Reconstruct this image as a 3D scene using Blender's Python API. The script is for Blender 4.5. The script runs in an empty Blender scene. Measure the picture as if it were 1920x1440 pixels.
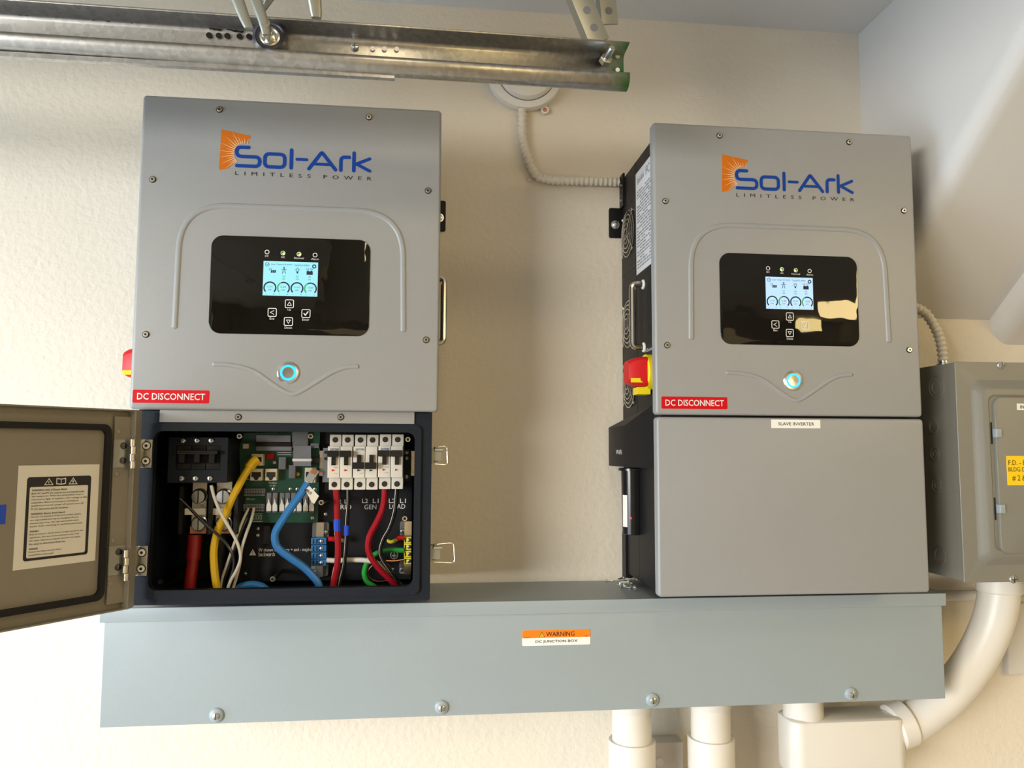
import bpy, math, random
from mathutils import Vector, Matrix
random.seed(7)
S = bpy.context.scene
COL = S.collection
PI = math.pi
ZO = 2.05                     # height of the inverters' top edge above the floor

# ------------------------------------------------------------------ camera
CM = ((0.99374244, 0.11091249, -0.01320566), (-0.11162217, 0.99041604, -0.08134227), (0.00405722, 0.08230731, 0.99659874))
CC = Vector((0.4412, -1.45497, -0.54121 + ZO)); CF = 1439.1
cam = bpy.data.cameras.new('camera'); cam.sensor_width = 36; cam.lens = CF / 1920 * 36; cam.clip_start = .01
co = bpy.data.objects.new('camera', cam); COL.objects.link(co)
co.matrix_world = Matrix(((CM[0][0], CM[0][2], -CM[0][1], CC.x), (CM[1][0], CM[1][2], -CM[1][1], CC.y), (CM[2][0], CM[2][2], -CM[2][1], CC.z), (0, 0, 0, 1)))
S.camera = co

# ------------------------------------------------------------------ light and exposure
S.view_settings.view_transform = 'Standard'; S.view_settings.look = 'None'
S.view_settings.gamma = 1; S.view_settings.use_curve_mapping = False
S.view_settings.exposure = 0.07
w = bpy.data.worlds.new('world'); S.world = w; w.use_nodes = True
w.node_tree.nodes['Background'].inputs[0].default_value = (.55, .72, 1, 1)
w.node_tree.nodes['Background'].inputs[1].default_value = .5
def area(name, loc, target, sx, sy, power, color):
    l = bpy.data.lights.new(name, 'AREA'); l.shape = 'RECTANGLE'; l.size = sx; l.size_y = sy; l.energy = power; l.color = color
    o = bpy.data.objects.new(name, l); COL.objects.link(o); o.location = loc
    o.rotation_euler = (Vector(target) - Vector(loc)).to_track_quat('-Z', 'Y').to_euler()
    return o
# skylight through the open garage door on the left, sun falling through it on the floor, an assumed ceiling lamp, and an added warm fill and reflection light
area('skylight_garage_door', (-2.05, -1.25, 1.15), (0, -1.25, 1.25), 1.6, 1.7, 52, (.60, .81, 1))
area('bright_sky_outside', (-5.2, -5.95, 2.2), (.6, 0, 1.9), 2.6, 2.6, 720, (1, .955, .87))
sl = bpy.data.lights.new('sun', 'SUN'); sl.energy = 9; sl.angle = .01; sl.color = (1, .80, .48)
so = bpy.data.objects.new('sun', sl); COL.objects.link(so); so.rotation_euler = Vector((.78, -.62, -.05)).to_track_quat('-Z', 'Y').to_euler(); so.location = (-3, -1, 4)
area('warm_fill_light', (2.95, -2.2, 2.345), (2.6, -1.8, 0), .75, .75, 34, (1, .74, .33))  # added fill to warm and brighten the right side, no fixture of the garage
area('assumed_ceiling_lamp', (.55, -1.30, 2.35), (.55, -1.30, 0), .28, .28, 3.2, (1, .80, .48))  # out of view, assumed from the warm sheen on the track and left cover
area('added_reflection_light', (3.62, -4.25, 2.19), (1.2, -.5, 1.75), .60, .34, 11, (1, .75, .30))  # unseen source added to give the golden reflection in the right display

# ------------------------------------------------------------------ materials
MATS = {}
def mat(name, col, rough=.5, metal=0., bump=0., bscale=400., var=0., vscale=6., emit=0., ecol=None, coat=0., detail=3., tr=0., spec=.5):
    m = bpy.data.materials.new(name); m.use_nodes = True; nt = m.node_tree; b = nt.nodes['Principled BSDF']
    b.inputs['Base Color'].default_value = (*col, 1); b.inputs['Roughness'].default_value = rough; b.inputs['Metallic'].default_value = metal
    b.inputs['Coat Weight'].default_value = coat; b.inputs['Coat Roughness'].default_value = .05
    b.inputs['Transmission Weight'].default_value = tr; b.inputs['Specular IOR Level'].default_value = spec
    if emit: b.inputs['Emission Color'].default_value = (*(ecol or col), 1); b.inputs['Emission Strength'].default_value = emit
    tc = nt.nodes.new('ShaderNodeNewGeometry')
    if var:
        n = nt.nodes.new('ShaderNodeTexNoise'); n.inputs['Scale'].default_value = vscale; n.inputs['Detail'].default_value = 4
        r = nt.nodes.new('ShaderNodeMapRange'); r.inputs['To Min'].default_value = 1 - var; r.inputs['To Max'].default_value = 1 + var
        mx = nt.nodes.new('ShaderNodeMix'); mx.data_type = 'RGBA'; mx.blend_type = 'MULTIPLY'; mx.inputs[0].default_value = 1
        mx.inputs[6].default_value = (*col, 1)
        nt.links.new(tc.outputs['Position'], n.inputs['Vector']); nt.links.new(n.outputs['Fac'], r.inputs['Value'])
        nt.links.new(r.outputs[0], mx.inputs[7]); nt.links.new(mx.outputs[2], b.inputs['Base Color'])
    if bump:
        n = nt.nodes.new('ShaderNodeTexNoise'); n.inputs['Scale'].default_value = bscale; n.inputs['Detail'].default_value = detail
        bp = nt.nodes.new('ShaderNodeBump'); bp.inputs['Strength'].default_value = bump; bp.inputs['Distance'].default_value = .002
        nt.links.new(tc.outputs['Position'], n.inputs['Vector']); nt.links.new(n.outputs['Fac'], bp.inputs['Height']); nt.links.new(bp.outputs[0], b.inputs['Normal'])
    MATS[name] = m
    return m
mat('wall', (.76, .70, .60), .75, bump=.85, bscale=85, var=.035, vscale=3, detail=6)
mat('ceiling', (.70, .70, .71), .8, bump=.25, bscale=60, var=.03)
mat('bulkhead', (.72, .71, .70), .7, bump=.15, bscale=50, var=.02)
mat('concrete', (.42, .385, .33), .7, bump=.3, bscale=60, var=.15)
mat('dimwall', (.50, .44, .35), .8, var=.1)
mat('cover', (.305, .312, .320), .36, bump=.10, bscale=900, var=.015)
mat('blackpaint', (.010, .0105, .012), .45, bump=.12, bscale=700, spec=.22)
mat('boxblack', (.008, .012, .020), .5, bump=.10, bscale=600, spec=.22)
mat('plateblack', (.009, .010, .015), .5, bump=.08, bscale=800, spec=.25)
mat('taupe', (.25, .225, .18), .45, bump=.1, bscale=800)
mat('gasket', (.008, .008, .009), .5, spec=.3)
mat('trough', (.325, .380, .412), .42, bump=.08, bscale=700, var=.015)
mat('panelgrey', (.215, .208, .180), .42, bump=.08, bscale=600, var=.02)
mat('glass', (.004, .0035, .003), .03, bump=.5, bscale=24, detail=1)
mat('steel', (.72, .72, .70), .22, 1, var=.05, vscale=60)
mat('nickel', (.78, .74, .66), .25, 1)
mat('darkmetal', (.10, .10, .10), .3, 1)
mat('zinc', (.66, .70, .72), .3, 1)
mat('black', (.012, .012, .012), .4)
mat('blackgloss', (.012, .012, .013), .22)
mat('blackink', (.012, .012, .015), .5)
mat('greyink', (.20, .20, .22), .6)
mat('whiteink', (.80, .80, .80), .5)
mat('white', (.85, .85, .83), .45)
mat('paper', (.80, .765, .69), .6)
mat('logoblue', (.001, .045, .30), .55, spec=.25)
mat('orange', (.60, .15, .003), .55, spec=.25)
mat('sunray', (.80, .55, .33), .5)
mat('red', (.60, .006, .010), .42, spec=.35)
mat('labelred', (.58, .002, .010), .55, spec=.2)
mat('labelorange', (.95, .22, .005), .45)
mat('yellow', (.88, .72, .01), .4)
mat('labelyellow', (.95, .62, .005), .45)
mat('cableyellow', (.80, .50, .012), .35)
mat('cableblue', (.035, .21, .58), .38)
mat('tapeblue', (.01, .07, .62), .4)
mat('cablered', (.32, .008, .018), .25)
mat('batteryred', (.30, .007, .008), .45)
mat('cablegreen', (.02, .33, .05), .35)
mat('copper', (.75, .36, .20), .3, 1)
mat('copperpaint', (.62, .25, .13), .45)
mat('wirewhite', (.72, .70, .64), .45)
mat('pcb', (.006, .075, .045), .35, var=.12, vscale=80)
mat('pcbgrey', (.16, .17, .19), .5)
mat('ribbon', (.22, .23, .27), .5)
mat('jack', (.78, .70, .52), .4)
mat('breaker', (.72, .70, .64), .42)
mat('termblue', (.02, .18, .50), .4)
mat('termyellow', (.82, .74, .06), .4)
mat('clear', (.75, .77, .78), .12, tr=.6)
mat('pvc', (.74, .705, .645), .38, var=.01)
mat('detector', (.80, .78, .74), .45)
mat('wood', (.64, .59, .53), .8, bump=.5, bscale=90, var=.12, vscale=30)
mat('screen_l', (.1, .2, .22), .3, emit=1.0, ecol=(.27, .66, .78))
mat('screen_r', (.1, .2, .22), .3, emit=1.0, ecol=(.42, .60, .88))
mat('ink_scr', (.005, .008, .03), .6)
mat('green_scr', (.03, .30, .10), .6, emit=.25, ecol=(.05, .5, .15))
mat('led_green', (.1, .5, .02), .3, emit=2.2, ecol=(.35, 1, .05))
mat('led_blue', (.02, .2, .6), .3, emit=1.6, ecol=(.02, .42, 1))
mat('led_red', (.6, .01, .01), .3, emit=3, ecol=(1, .02, .02))
mat('bracketmetal', (.36, .36, .32), .38, .8)
mat('rollerwheel', (.035, .035, .05), .3)
mat('cablewhite', (.74, .69, .60), .55)
mat('metallabel', (.70, .72, .78), .4)
def galv():
    m = bpy.data.materials.new('galvanized'); m.use_nodes = True; nt = m.node_tree; b = nt.nodes['Principled BSDF']; L = nt.links.new
    g = nt.nodes.new('ShaderNodeNewGeometry')
    v = nt.nodes.new('ShaderNodeTexVoronoi'); v.inputs['Scale'].default_value = 170; L(g.outputs['Position'], v.inputs['Vector'])
    cr = nt.nodes.new('ShaderNodeMapRange'); cr.inputs['To Min'].default_value = .42; cr.inputs['To Max'].default_value = .60; L(v.outputs['Color'], cr.inputs['Value'])
    sp = nt.nodes.new('ShaderNodeSeparateXYZ'); L(g.outputs['Position'], sp.inputs[0])
    n = nt.nodes.new('ShaderNodeTexNoise'); n.inputs['Scale'].default_value = 40; L(g.outputs['Position'], n.inputs['Vector'])
    ad = nt.nodes.new('ShaderNodeMath'); ad.operation = 'MULTIPLY_ADD'; ad.inputs[1].default_value = .03; L(n.outputs['Fac'], ad.inputs[0]); L(sp.outputs['X'], ad.inputs[2])
    mr = nt.nodes.new('ShaderNodeMapRange'); mr.inputs['From Min'].default_value = .688; mr.inputs['From Max'].default_value = .722; L(ad.outputs[0], mr.inputs['Value'])
    mx = nt.nodes.new('ShaderNodeMix'); mx.data_type = 'RGBA'; L(mr.outputs[0], mx.inputs[0]); L(cr.outputs[0], mx.inputs[6]); mx.inputs[7].default_value = (.006, .15, .012, 1)
    L(mx.outputs[2], b.inputs['Base Color'])
    iv = nt.nodes.new('ShaderNodeMath'); iv.operation = 'MULTIPLY_ADD'; iv.inputs[1].default_value = -.85; iv.inputs[2].default_value = .95; L(mr.outputs[0], iv.inputs[0]); L(iv.outputs[0], b.inputs['Metallic'])
    b.inputs['Roughness'].default_value = .36
    MATS['galvanized'] = m
galv()

# ------------------------------------------------------------------ geometry helpers
def A(u, v, Y):
    """point where the sight line of photo pixel (u, v) meets the real plane y = Y"""
    k = ((u - 960) / CF, 1, (720 - v) / CF)
    r = Vector([sum(CM[i][j] * k[j] for j in range(3)) for i in range(3)])
    return CC + r * ((Y - CC.y) / r.y)
def AX(u, v, X):
    k = ((u - 960) / CF, 1, (720 - v) / CF)
    r = Vector([sum(CM[i][j] * k[j] for j in range(3)) for i in range(3)])
    return CC + r * ((X - CC.x) / r.x)
def rrect(x0, x1, z0, z1, r, seg=5):
    if z0 > z1: z0, z1 = z1, z0
    r = min(r, (x1 - x0) / 2 - 1e-6, (z1 - z0) / 2 - 1e-6)
    if r <= 1e-6: return [(x0, z0), (x1, z0), (x1, z1), (x0, z1)]
    p = []
    for cx, cz, a in ((x1 - r, z0 + r, -90), (x1 - r, z1 - r, 0), (x0 + r, z1 - r, 90), (x0 + r, z0 + r, 180)):
        for i in range(seg + 1):
            t = math.radians(a + 90 * i / seg); p.append((cx + r * math.cos(t), cz + r * math.sin(t)))
    return p
def fillet(pts, r, seg=6, closed=False):
    out = []; n = len(pts)
    for i, p in enumerate(pts):
        if not closed and i in (0, n - 1): out.append(p); continue
        a = Vector(pts[i - 1]); b = Vector(p); c = Vector(pts[(i + 1) % n])
        d = min(r, (a - b).length * .49, (c - b).length * .49)
        s = b + (a - b).normalized() * d; e = b + (c - b).normalized() * d
        for k in range(seg + 1):
            t = k / seg; out.append(tuple(s * (1 - t) ** 2 + b * 2 * t * (1 - t) + e * t * t))
    return out
def smooth(pts, seg=8):
    P = [Vector(p) for p in pts]; P = [P[0] * 2 - P[1]] + P + [P[-1] * 2 - P[-2]]; o = []
    for i in range(1, len(P) - 2):
        for k in range(seg):
            t = k / seg; a, b, c, d = P[i - 1:i + 3]
            o.append(.5 * (2 * b + (c - a) * t + (2 * a - 5 * b + 4 * c - d) * t * t + (3 * b - a - 3 * c + d) * t ** 3))
    o.append(P[-2]); return o
class MB:
    def __init__(s, T=None): s.v = []; s.f = []; s.mi = []; s.m = 0; s.T = T
    def add(s, vs, fs):
        o = len(s.v); s.v += [tuple(s.T(Vector(p))) if s.T else tuple(p) for p in vs]
        s.f += [tuple(i + o for i in f) for f in fs]; s.mi += [s.m] * len(fs); return s
    def box(s, x0, x1, y0, y1, z0, z1):
        return s.add([(x, y, z) for x in (x0, x1) for y in (y0, y1) for z in (z0, z1)],
                     [(0, 1, 3, 2), (4, 6, 7, 5), (0, 4, 5, 1), (2, 3, 7, 6), (0, 2, 6, 4), (1, 5, 7, 3)])
    def loft(s, rings, cap0=True, cap1=True, closed=True):
        n = len(rings[0]); vs = [p for r in rings for p in r]; fs = []
        for i in range(len(rings) - 1):
            for j in range(n if closed else n - 1):
                k = (j + 1) % n; fs.append((i * n + j, i * n + k, (i + 1) * n + k, (i + 1) * n + j))
        if cap0: fs.append(tuple(range(n - 1, -1, -1)))
        if cap1: fs.append(tuple((len(rings) - 1) * n + j for j in range(n)))
        return s.add(vs, fs)
    def poly(s, pts, yf, yb=None):          # flat print (yb None) or a prism, outline in x, z
        if yb is None: return s.add([(x, yf, z) for x, z in pts], [tuple(range(len(pts)))])
        return s.loft([[(x, yb, z) for x, z in pts], [(x, yf, z) for x, z in pts]])
    def plate(s, x0, x1, z0, z1, r, yf, yb, bev=.001, seg=5, bs=3):
        if z0 > z1: z0, z1 = z1, z0
        rings = [[(x, yb, z) for x, z in rrect(x0, x1, z0, z1, max(r, 1e-4), seg)]]
        for i in range(bs + 1):
            t = PI / 2 * i / bs; q = bev * (1 - math.cos(t)); yy = yf + bev * (1 - math.sin(t))
            rings.append([(x, yy, z) for x, z in rrect(x0 + q, x1 - q, z0 + q, z1 - q, max(r - q, 1e-4), seg)])
        return s.loft(rings)
    def ring(s, o, i, yf, yb):              # frame: outer and inner outline with equal counts
        n = len(o); R = [[(x, y, z) for x, z in q] for q, y in ((o, yb), (o, yf), (i, yf), (i, yb))]
        return s.loft(R + [R[0]], False, False)
    def ribbon(s, pts, wd, y, closed=False, cap=True):
        P = [Vector((p[0], p[1])) for p in pts]; n = len(P); a = []; b = []
        for i in range(n):
            if closed: d0 = (P[i] - P[i - 1]).normalized(); d1 = (P[(i + 1) % n] - P[i]).normalized()
            else:
                d0 = (P[i] - P[max(i - 1, 0)]); d1 = (P[min(i + 1, n - 1)] - P[i])
                d0 = (d0 if d0.length else d1).normalized(); d1 = (d1 if d1.length else d0).normalized()
            t = (d0 + d1); t = t.normalized() if t.length > 1e-6 else d0
            nn = Vector((-t.y, t.x)); k = wd / 2 / max(.45, nn.dot(Vector((-d0.y, d0.x))))
            a.append(P[i] + nn * k); b.append(P[i] - nn * k)
        vs = [(p.x, y, p.y) for p in a + b]
        fs = [(i, n + i, n + (i + 1) % n, (i + 1) % n) for i in range(n if closed else n - 1)]
        s.add(vs, fs)
        if cap and not closed:
            for c in (P[0], P[-1]): s.poly([(c.x + wd / 2 * math.cos(t * PI / 6), c.y + wd / 2 * math.sin(t * PI / 6)) for t in range(12)], y - .00001)
        return s
    def circle(s, cx, cz, r, wd, y, a0=0, a1=360, n=28):
        full = a1 - a0 >= 360
        return s.ribbon([(cx + r * math.cos(math.radians(a0 + (a1 - a0) * i / n)), cz + r * math.sin(math.radians(a0 + (a1 - a0) * i / n))) for i in range(n if full else n + 1)], wd, y, full, False)
    def disc(s, cx, cz, r, y, n=24): return s.poly([(cx + r * math.cos(2 * PI * i / n), cz + r * math.sin(2 * PI * i / n)) for i in range(n)], y)
    def tube(s, path, r, seg=10, cap=True):
        P = [Vector(p) for p in path]; n = len(P); rr = r if isinstance(r, (list, tuple)) else [r] * n
        t0 = (P[1] - P[0]).normalized(); up = Vector((0, 0, 1)) if abs(t0.z) < .9 else Vector((0, 1, 0)); nx = t0.cross(up).normalized(); R = []
        for i in range(n):
            t = (P[min(i + 1, n - 1)] - P[max(i - 1, 0)]).normalized(); nx = (nx - t * nx.dot(t)).normalized(); ny = t.cross(nx)
            R.append([P[i] + (nx * math.cos(2 * PI * k / seg) + ny * math.sin(2 * PI * k / seg)) * rr[i] for k in range(seg)])
        return s.loft(R, cap, cap)
    def lathe(s, prof, c, ax=(0, -1, 0), seg=24, cap=True):     # prof: (radius, height along ax)
        a = Vector(ax).normalized(); u = a.cross(Vector((0, 0, 1)) if abs(a.z) < .9 else Vector((1, 0, 0))).normalized(); v = a.cross(u); c = Vector(c)
        R = [[c + a * h + (u * math.cos(2 * PI * k / seg) + v * math.sin(2 * PI * k / seg)) * max(r, 1e-5) for k in range(seg)] for r, h in prof]
        return s.loft(R, cap, cap)
    def rib(s, pts, wd, h, y):              # pressed rib standing proud of a sheet at y
        P = [Vector((p[0], p[1])) for p in pts]
        P = [P[0], P[0] + (P[1] - P[0]).normalized() * .0028] + P[1:-1] + [P[-1] + (P[-2] - P[-1]).normalized() * .0028, P[-1]]
        n = len(P); R = []
        for i in range(n):
            t = (P[min(i + 1, n - 1)] - P[max(i - 1, 0)]).normalized(); nn = Vector((-t.y, t.x)); e = i in (0, n - 1)
            k = .35 if e else 1; hh = 0 if e else h; c = P[i]
            R.append([(q.x, yy, q.y) for q, yy in ((c - nn * wd / 2 * k, y + .0004), (c - nn * wd * .32 * k, y - hh * .75), (c - nn * wd * .18 * k, y - hh), (c + nn * wd * .18 * k, y - hh), (c + nn * wd * .32 * k, y - hh * .75), (c + nn * wd / 2 * k, y + .0004))])
        return s.loft(R, True, True, False)
    def text(s, body, x0, x1, z0, z1, y, sp=1., bold=0.):
        c = bpy.data.curves.new('t', 'FONT'); c.body = body; c.size = 1; c.space_character = sp; c.offset = bold; c.resolution_u = 2
        o = bpy.data.objects.new('t', c); me = bpy.data.meshes.new_from_object(o)
        V = [p.co.copy() for p in me.vertices]; F = [tuple(p.vertices) for p in me.polygons]
        bpy.data.objects.remove(o); bpy.data.curves.remove(c); bpy.data.meshes.remove(me)
        if not V: return s
        ax, bx = min(p.x for p in V), max(p.x for p in V); ay, by = min(p.y for p in V), max(p.y for p in V)
        sz = (z1 - z0) / (by - ay); sx = (x1 - x0) / (bx - ax) if x1 is not None else sz * .95
        return s.add([(x0 + (p.x - ax) * sx, y, z0 + (p.y - ay) * sz) for p in V], F)
ORG = {}
def obj(name, mb, mats, parent=None, sharp=35):
    me = bpy.data.meshes.new(name); o_ = ORG.get(parent.name, Vector()) if parent else Vector()
    me.from_pydata([tuple(Vector(p) - o_) for p in mb.v], [], mb.f)
    for m in (mats if isinstance(mats, (list, tuple)) else [mats]): me.materials.append(MATS[m])
    if any(mb.mi): me.polygons.foreach_set('material_index', mb.mi)
    me.polygons.foreach_set('use_smooth', [True] * len(me.polygons)); me.update(); me.set_sharp_from_angle(angle=math.radians(sharp))
    import bmesh
    bm = bmesh.new(); bm.from_mesh(me)
    if any(len(f.link_faces) > 1 for f in bm.edges): bmesh.ops.recalc_face_normals(bm, faces=bm.faces)
    bm.to_mesh(me); bm.free()
    ob = bpy.data.objects.new(name, me); COL.objects.link(ob)
    if parent: ob.parent = parent
    ORG[ob.name] = o_
    return ob
def tag(o, label, cat, group=None):
    o['label'] = label; o['category'] = cat
    if group: o['group'] = group
    return o
def thing(name, loc, label, cat, group=None):
    o = bpy.data.objects.new(name, None); COL.objects.link(o); o.location = loc; o.empty_display_size = .05; ORG[o.name] = Vector(loc)
    return tag(o, label, cat, group)
def struct(name, mb, m, label=None, cat=None):
    o = obj(name, mb, m); o['kind'] = 'structure'
    if label: o['label'] = label
    return o
def one(name, mb, mats, label, cat, group=None):       # a thing made of a single mesh
    return tag(obj(name, mb, mats), label, cat, group)
def inst(name, me, parent, loc):                       # another object sharing mesh data (built round the origin)
    o = bpy.data.objects.new(name, me); COL.objects.link(o); o.parent = parent; o_ = ORG.get(parent.name, Vector()) if parent else Vector()
    o.location = Vector(loc) - o_; ORG[o.name] = Vector(loc); return o
def proto(name, mb, mats):
    o = obj(name, mb, mats); me = o.data; bpy.data.objects.remove(o); return me

# ------------------------------------------------------------------ the room
CEIL = .326 + ZO; XB = 1.333
struct('wall_back', MB().box(-4.2, 4.3, 0, .12, 0, 2.6), 'wall', 'cream textured plaster garage wall behind the inverters')
struct('floor', MB().box(-7, 4.3, -6.1, .12, -.1, 0), 'concrete', 'concrete garage floor')
struct('ceiling', MB().box(-2.0, 4.3, -6, 0, CEIL, CEIL + .1), 'ceiling', 'pale grey painted garage ceiling')
struct('wall_right', MB().box(4.2, 4.3, -6, 0, 0, CEIL), 'dimwall', 'far right garage wall')
struct('wall_front', MB().box(-2.0, 4.3, -6.1, -6, 0, CEIL), 'dimwall', 'garage wall opposite the inverters')
m = MB(); m.box(-2.1, -2.0, -6, 0, 2.02, CEIL); m.box(-2.1, -2.0, -6, -4.2, 0, 2.02); m.box(-2.1, -2.0, -.42, 0, 0, 2.02); struct('wall_left', m, 'dimwall', 'wall with the open garage doorway on the left')
m = MB()
for i in range(4): m.box(-1.95 + i * .545, -1.95 + i * .545 + .54, -4.4, -.56, 2.105, 2.145)
struct('door_1', m, 'dimwall', 'raised sectional garage door overhead')
# bulkhead whose underside rises from the wall towards the ceiling
def bulk(name, x0, x1, z_at_wall, slope, r, label):
    # outline in (y, z); the lower left long edge is rounded
    yc = -(CEIL - z_at_wall) / slope
    nrm = Vector((0, -slope, -1)).normalized() if False else Vector((0, -math.sin(math.atan(slope)), -math.cos(math.atan(slope))))
    mb = MB(); rings = []
    A0 = Vector((0, .0, z_at_wall)); B0 = Vector((0, yc - .1, CEIL + .1 * slope))
    top = Vector((0, 0, CEIL + .08))
    for i in range(9):
        t = PI / 2 * i / 8; dx = r * (1 - math.sin(t)); dn = r * (1 - math.cos(t))
        # from side face (t=0 -> on underside offset r) to underside
        x = x0 + r * (1 - math.cos(t)); k = r * (1 - math.sin(t))
        rings.append([Vector((x, p.y, p.z)) - nrm * k for p in (A0, B0)])
    side_top = [Vector((x0, 0, CEIL + .12)), Vector((x0, yc - .25, CEIL + .12))]
    far = [Vector((x1, p.y, p.z)) for p in (A0, B0)]
    far_top = [Vector((x1, 0, CEIL + .12)), Vector((x1, yc - .25, CEIL + .12))]
    allr = [side_top] + rings + [far, far_top]
    vs = [p for q in allr for p in q]; n = len(allr)
    fs = [(2 * i, 2 * i + 1, 2 * i + 3, 2 * i + 2) for i in range(n - 1)] + [(2 * n - 2, 2 * n - 1, 1, 0), tuple(2 * i for i in range(n)), tuple(2 * i + 1 for i in reversed(range(n)))]
    mb.add(vs, fs)
    return struct(name, mb, 'bulkhead', label)
bulk('trim_1', XB, 4.2, -.274 + ZO, .80, .035, 'white drywall bulkhead with a sloping underside and rounded edge')
bulk('trim_2', 1.60, 4.2, -.325 + ZO, .80, .040, 'lower rounded drywall beam under the sloping bulkhead')

# ------------------------------------------------------------------ inverters
W = .46; H1 = .4866; H2 = .7755; YF = -.2533; YB = -.237
# shared small meshes, built round the origin, facing -y
_m = MB(); _m.lathe([(.0052, 0), (.0052, .0006)], (0, 0, 0)); _m.m = 1
_m.lathe([(.0040, .0004), (.0040, .0018), (.0034, .0026), (.0019, .0026), (.0017, .0012)], (0, 0, 0)); _m.m = 0
_m.lathe([(.0017, .0013), (.0001, .00135)], (0, 0, 0), seg=6)
ME_SOCKET = proto('socket_screw', _m, ['black', 'nickel'])
_m = MB(); _m.lathe([(.0034, 0), (.0034, .001), (.0026, .0021), (.0010, .0026), (.0001, .0026)], (0, 0, 0), seg=16); _m.m = 1
_m.box(-.0024, .0024, -.00275, -.0024, -.0003, .0003); _m.box(-.0003, .0003, -.00275, -.0024, -.0024, .0024)
ME_PHIL = proto('phillips_screw', _m, ['zinc', 'darkmetal'])
_m = MB(); _m.lathe([(.0042, 0), (.0042, .004), (.0040, .0046), (.0024, .0046), (.0022, .002)], (0, 0, 0), seg=12); _m.m = 1; _m.lathe([(.0022, .0022), (.0001, .0022)], (0, 0, 0), seg=12)
ME_STAND = proto('standoff', _m, ['nickel', 'black'])
_m = MB(); _m.m = 1; _m.lathe([(.0066, 0), (.0066, .0004)], (0, 0, 0)); _m.m = 0; _m.lathe([(.0052, .0003), (.0050, .0016), (.0024, .0020)], (0, 0, 0)); _m.m = 1; _m.lathe([(.0022, .0021), (.0001, .0021)], (0, 0, 0), seg=10)
ME_HSCREW = proto('hinge_screw', _m, ['white', 'black'])

def sun_logo(ox, oz, y, parent):
    m = MB(); cx, cz, r = -.0745, -.0868, .0172
    arc = [(cx + r * math.cos(math.radians(a)), cz + r * math.sin(math.radians(a))) for a in range(86, 236, 10)]
    m.poly([(ox + x, oz + z) for x, z in [(-.1109, -.0499), (-.0658, -.0580), (-.0738, -.0716)] + arc + [(-.0998, -.1121), (-.1126, -.1145)]], y - .0003)
    o = obj('logo_sun', m, 'orange', parent)
    m = MB()
    for i, a in enumerate([78, 92, 103, 112, 121, 130, 139, 148, 157, 166, 175, 183, 191, 199, 207, 215, 222, 228]):
        L = (.030 if i % 2 else .040) if 85 < a < 225 else .026
        if a in (78, 92, 103): L = .026
        c, s_ = math.cos(math.radians(a)), math.sin(math.radians(a)); t = .0008
        k0 = .0165
        m.poly([(ox + cx + c * k0 - s_ * t, oz + cz + s_ * k0 + c * t), (ox + cx + c * k0 + s_ * t, oz + cz + s_ * k0 - c * t), (ox + cx + c * L, oz + cz + s_ * L)], y - .0006)
    obj('sun_rays', m, 'sunray', o)
def wordmark(ox, oz, y, parent):
    m = MB(); wd = .0056; P = lambda q: [(ox + a, oz + b) for a, b in q]; yy = y - .0004
    m.ribbon(P(fillet([(-.0690, -.0767), (-.0868, -.0767), (-.0868, -.0915), (-.0517, -.0915), (-.0517, -.1065), (-.0860, -.1065)], .0074)), wd, yy)
    m.ribbon(P(fillet([(-.0440, -.0855), (-.0138, -.0855), (-.0138, -.1063), (-.0440, -.1063)], .0075, closed=True)), wd, yy - .00002, True)
    m.ribbon(P([(-.0037, -.0777), (-.0037, -.1065)]), wd, yy)
    m.ribbon(P([(.0050, -.0922), (.0200, -.0922)]), wd * .85, yy)
    m.ribbon(P(fillet([(.0235, -.1066), (.0428, -.0790), (.0645, -.1066)], .003)), wd, yy); m.ribbon(P([(.0315, -.0985), (.0560, -.0985)]), wd * .85, yy - .00004)
    m.ribbon(P(fillet([(.0726, -.1067), (.0726, -.0854), (.0855, -.0854)], .0075)), wd, yy)
    m.ribbon(P([(.0928, -.0779), (.0928, -.1067)]), wd, yy); m.ribbon(P([(.1172, -.0864), (.0940, -.0968)]), wd * .9, yy - .00004); m.ribbon(P([(.0965, -.0955), (.1175, -.1062)]), wd * .9, yy - .00008)
    obj('logo_wordmark', m, 'logoblue', parent)
    m = MB()
    m.text('LIMITLESS POWER', ox - .088, ox + .121, oz - .1215, oz - .1155, yy, sp=2.1)
    obj('logo_tagline', m, 'blackink', parent)

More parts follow.
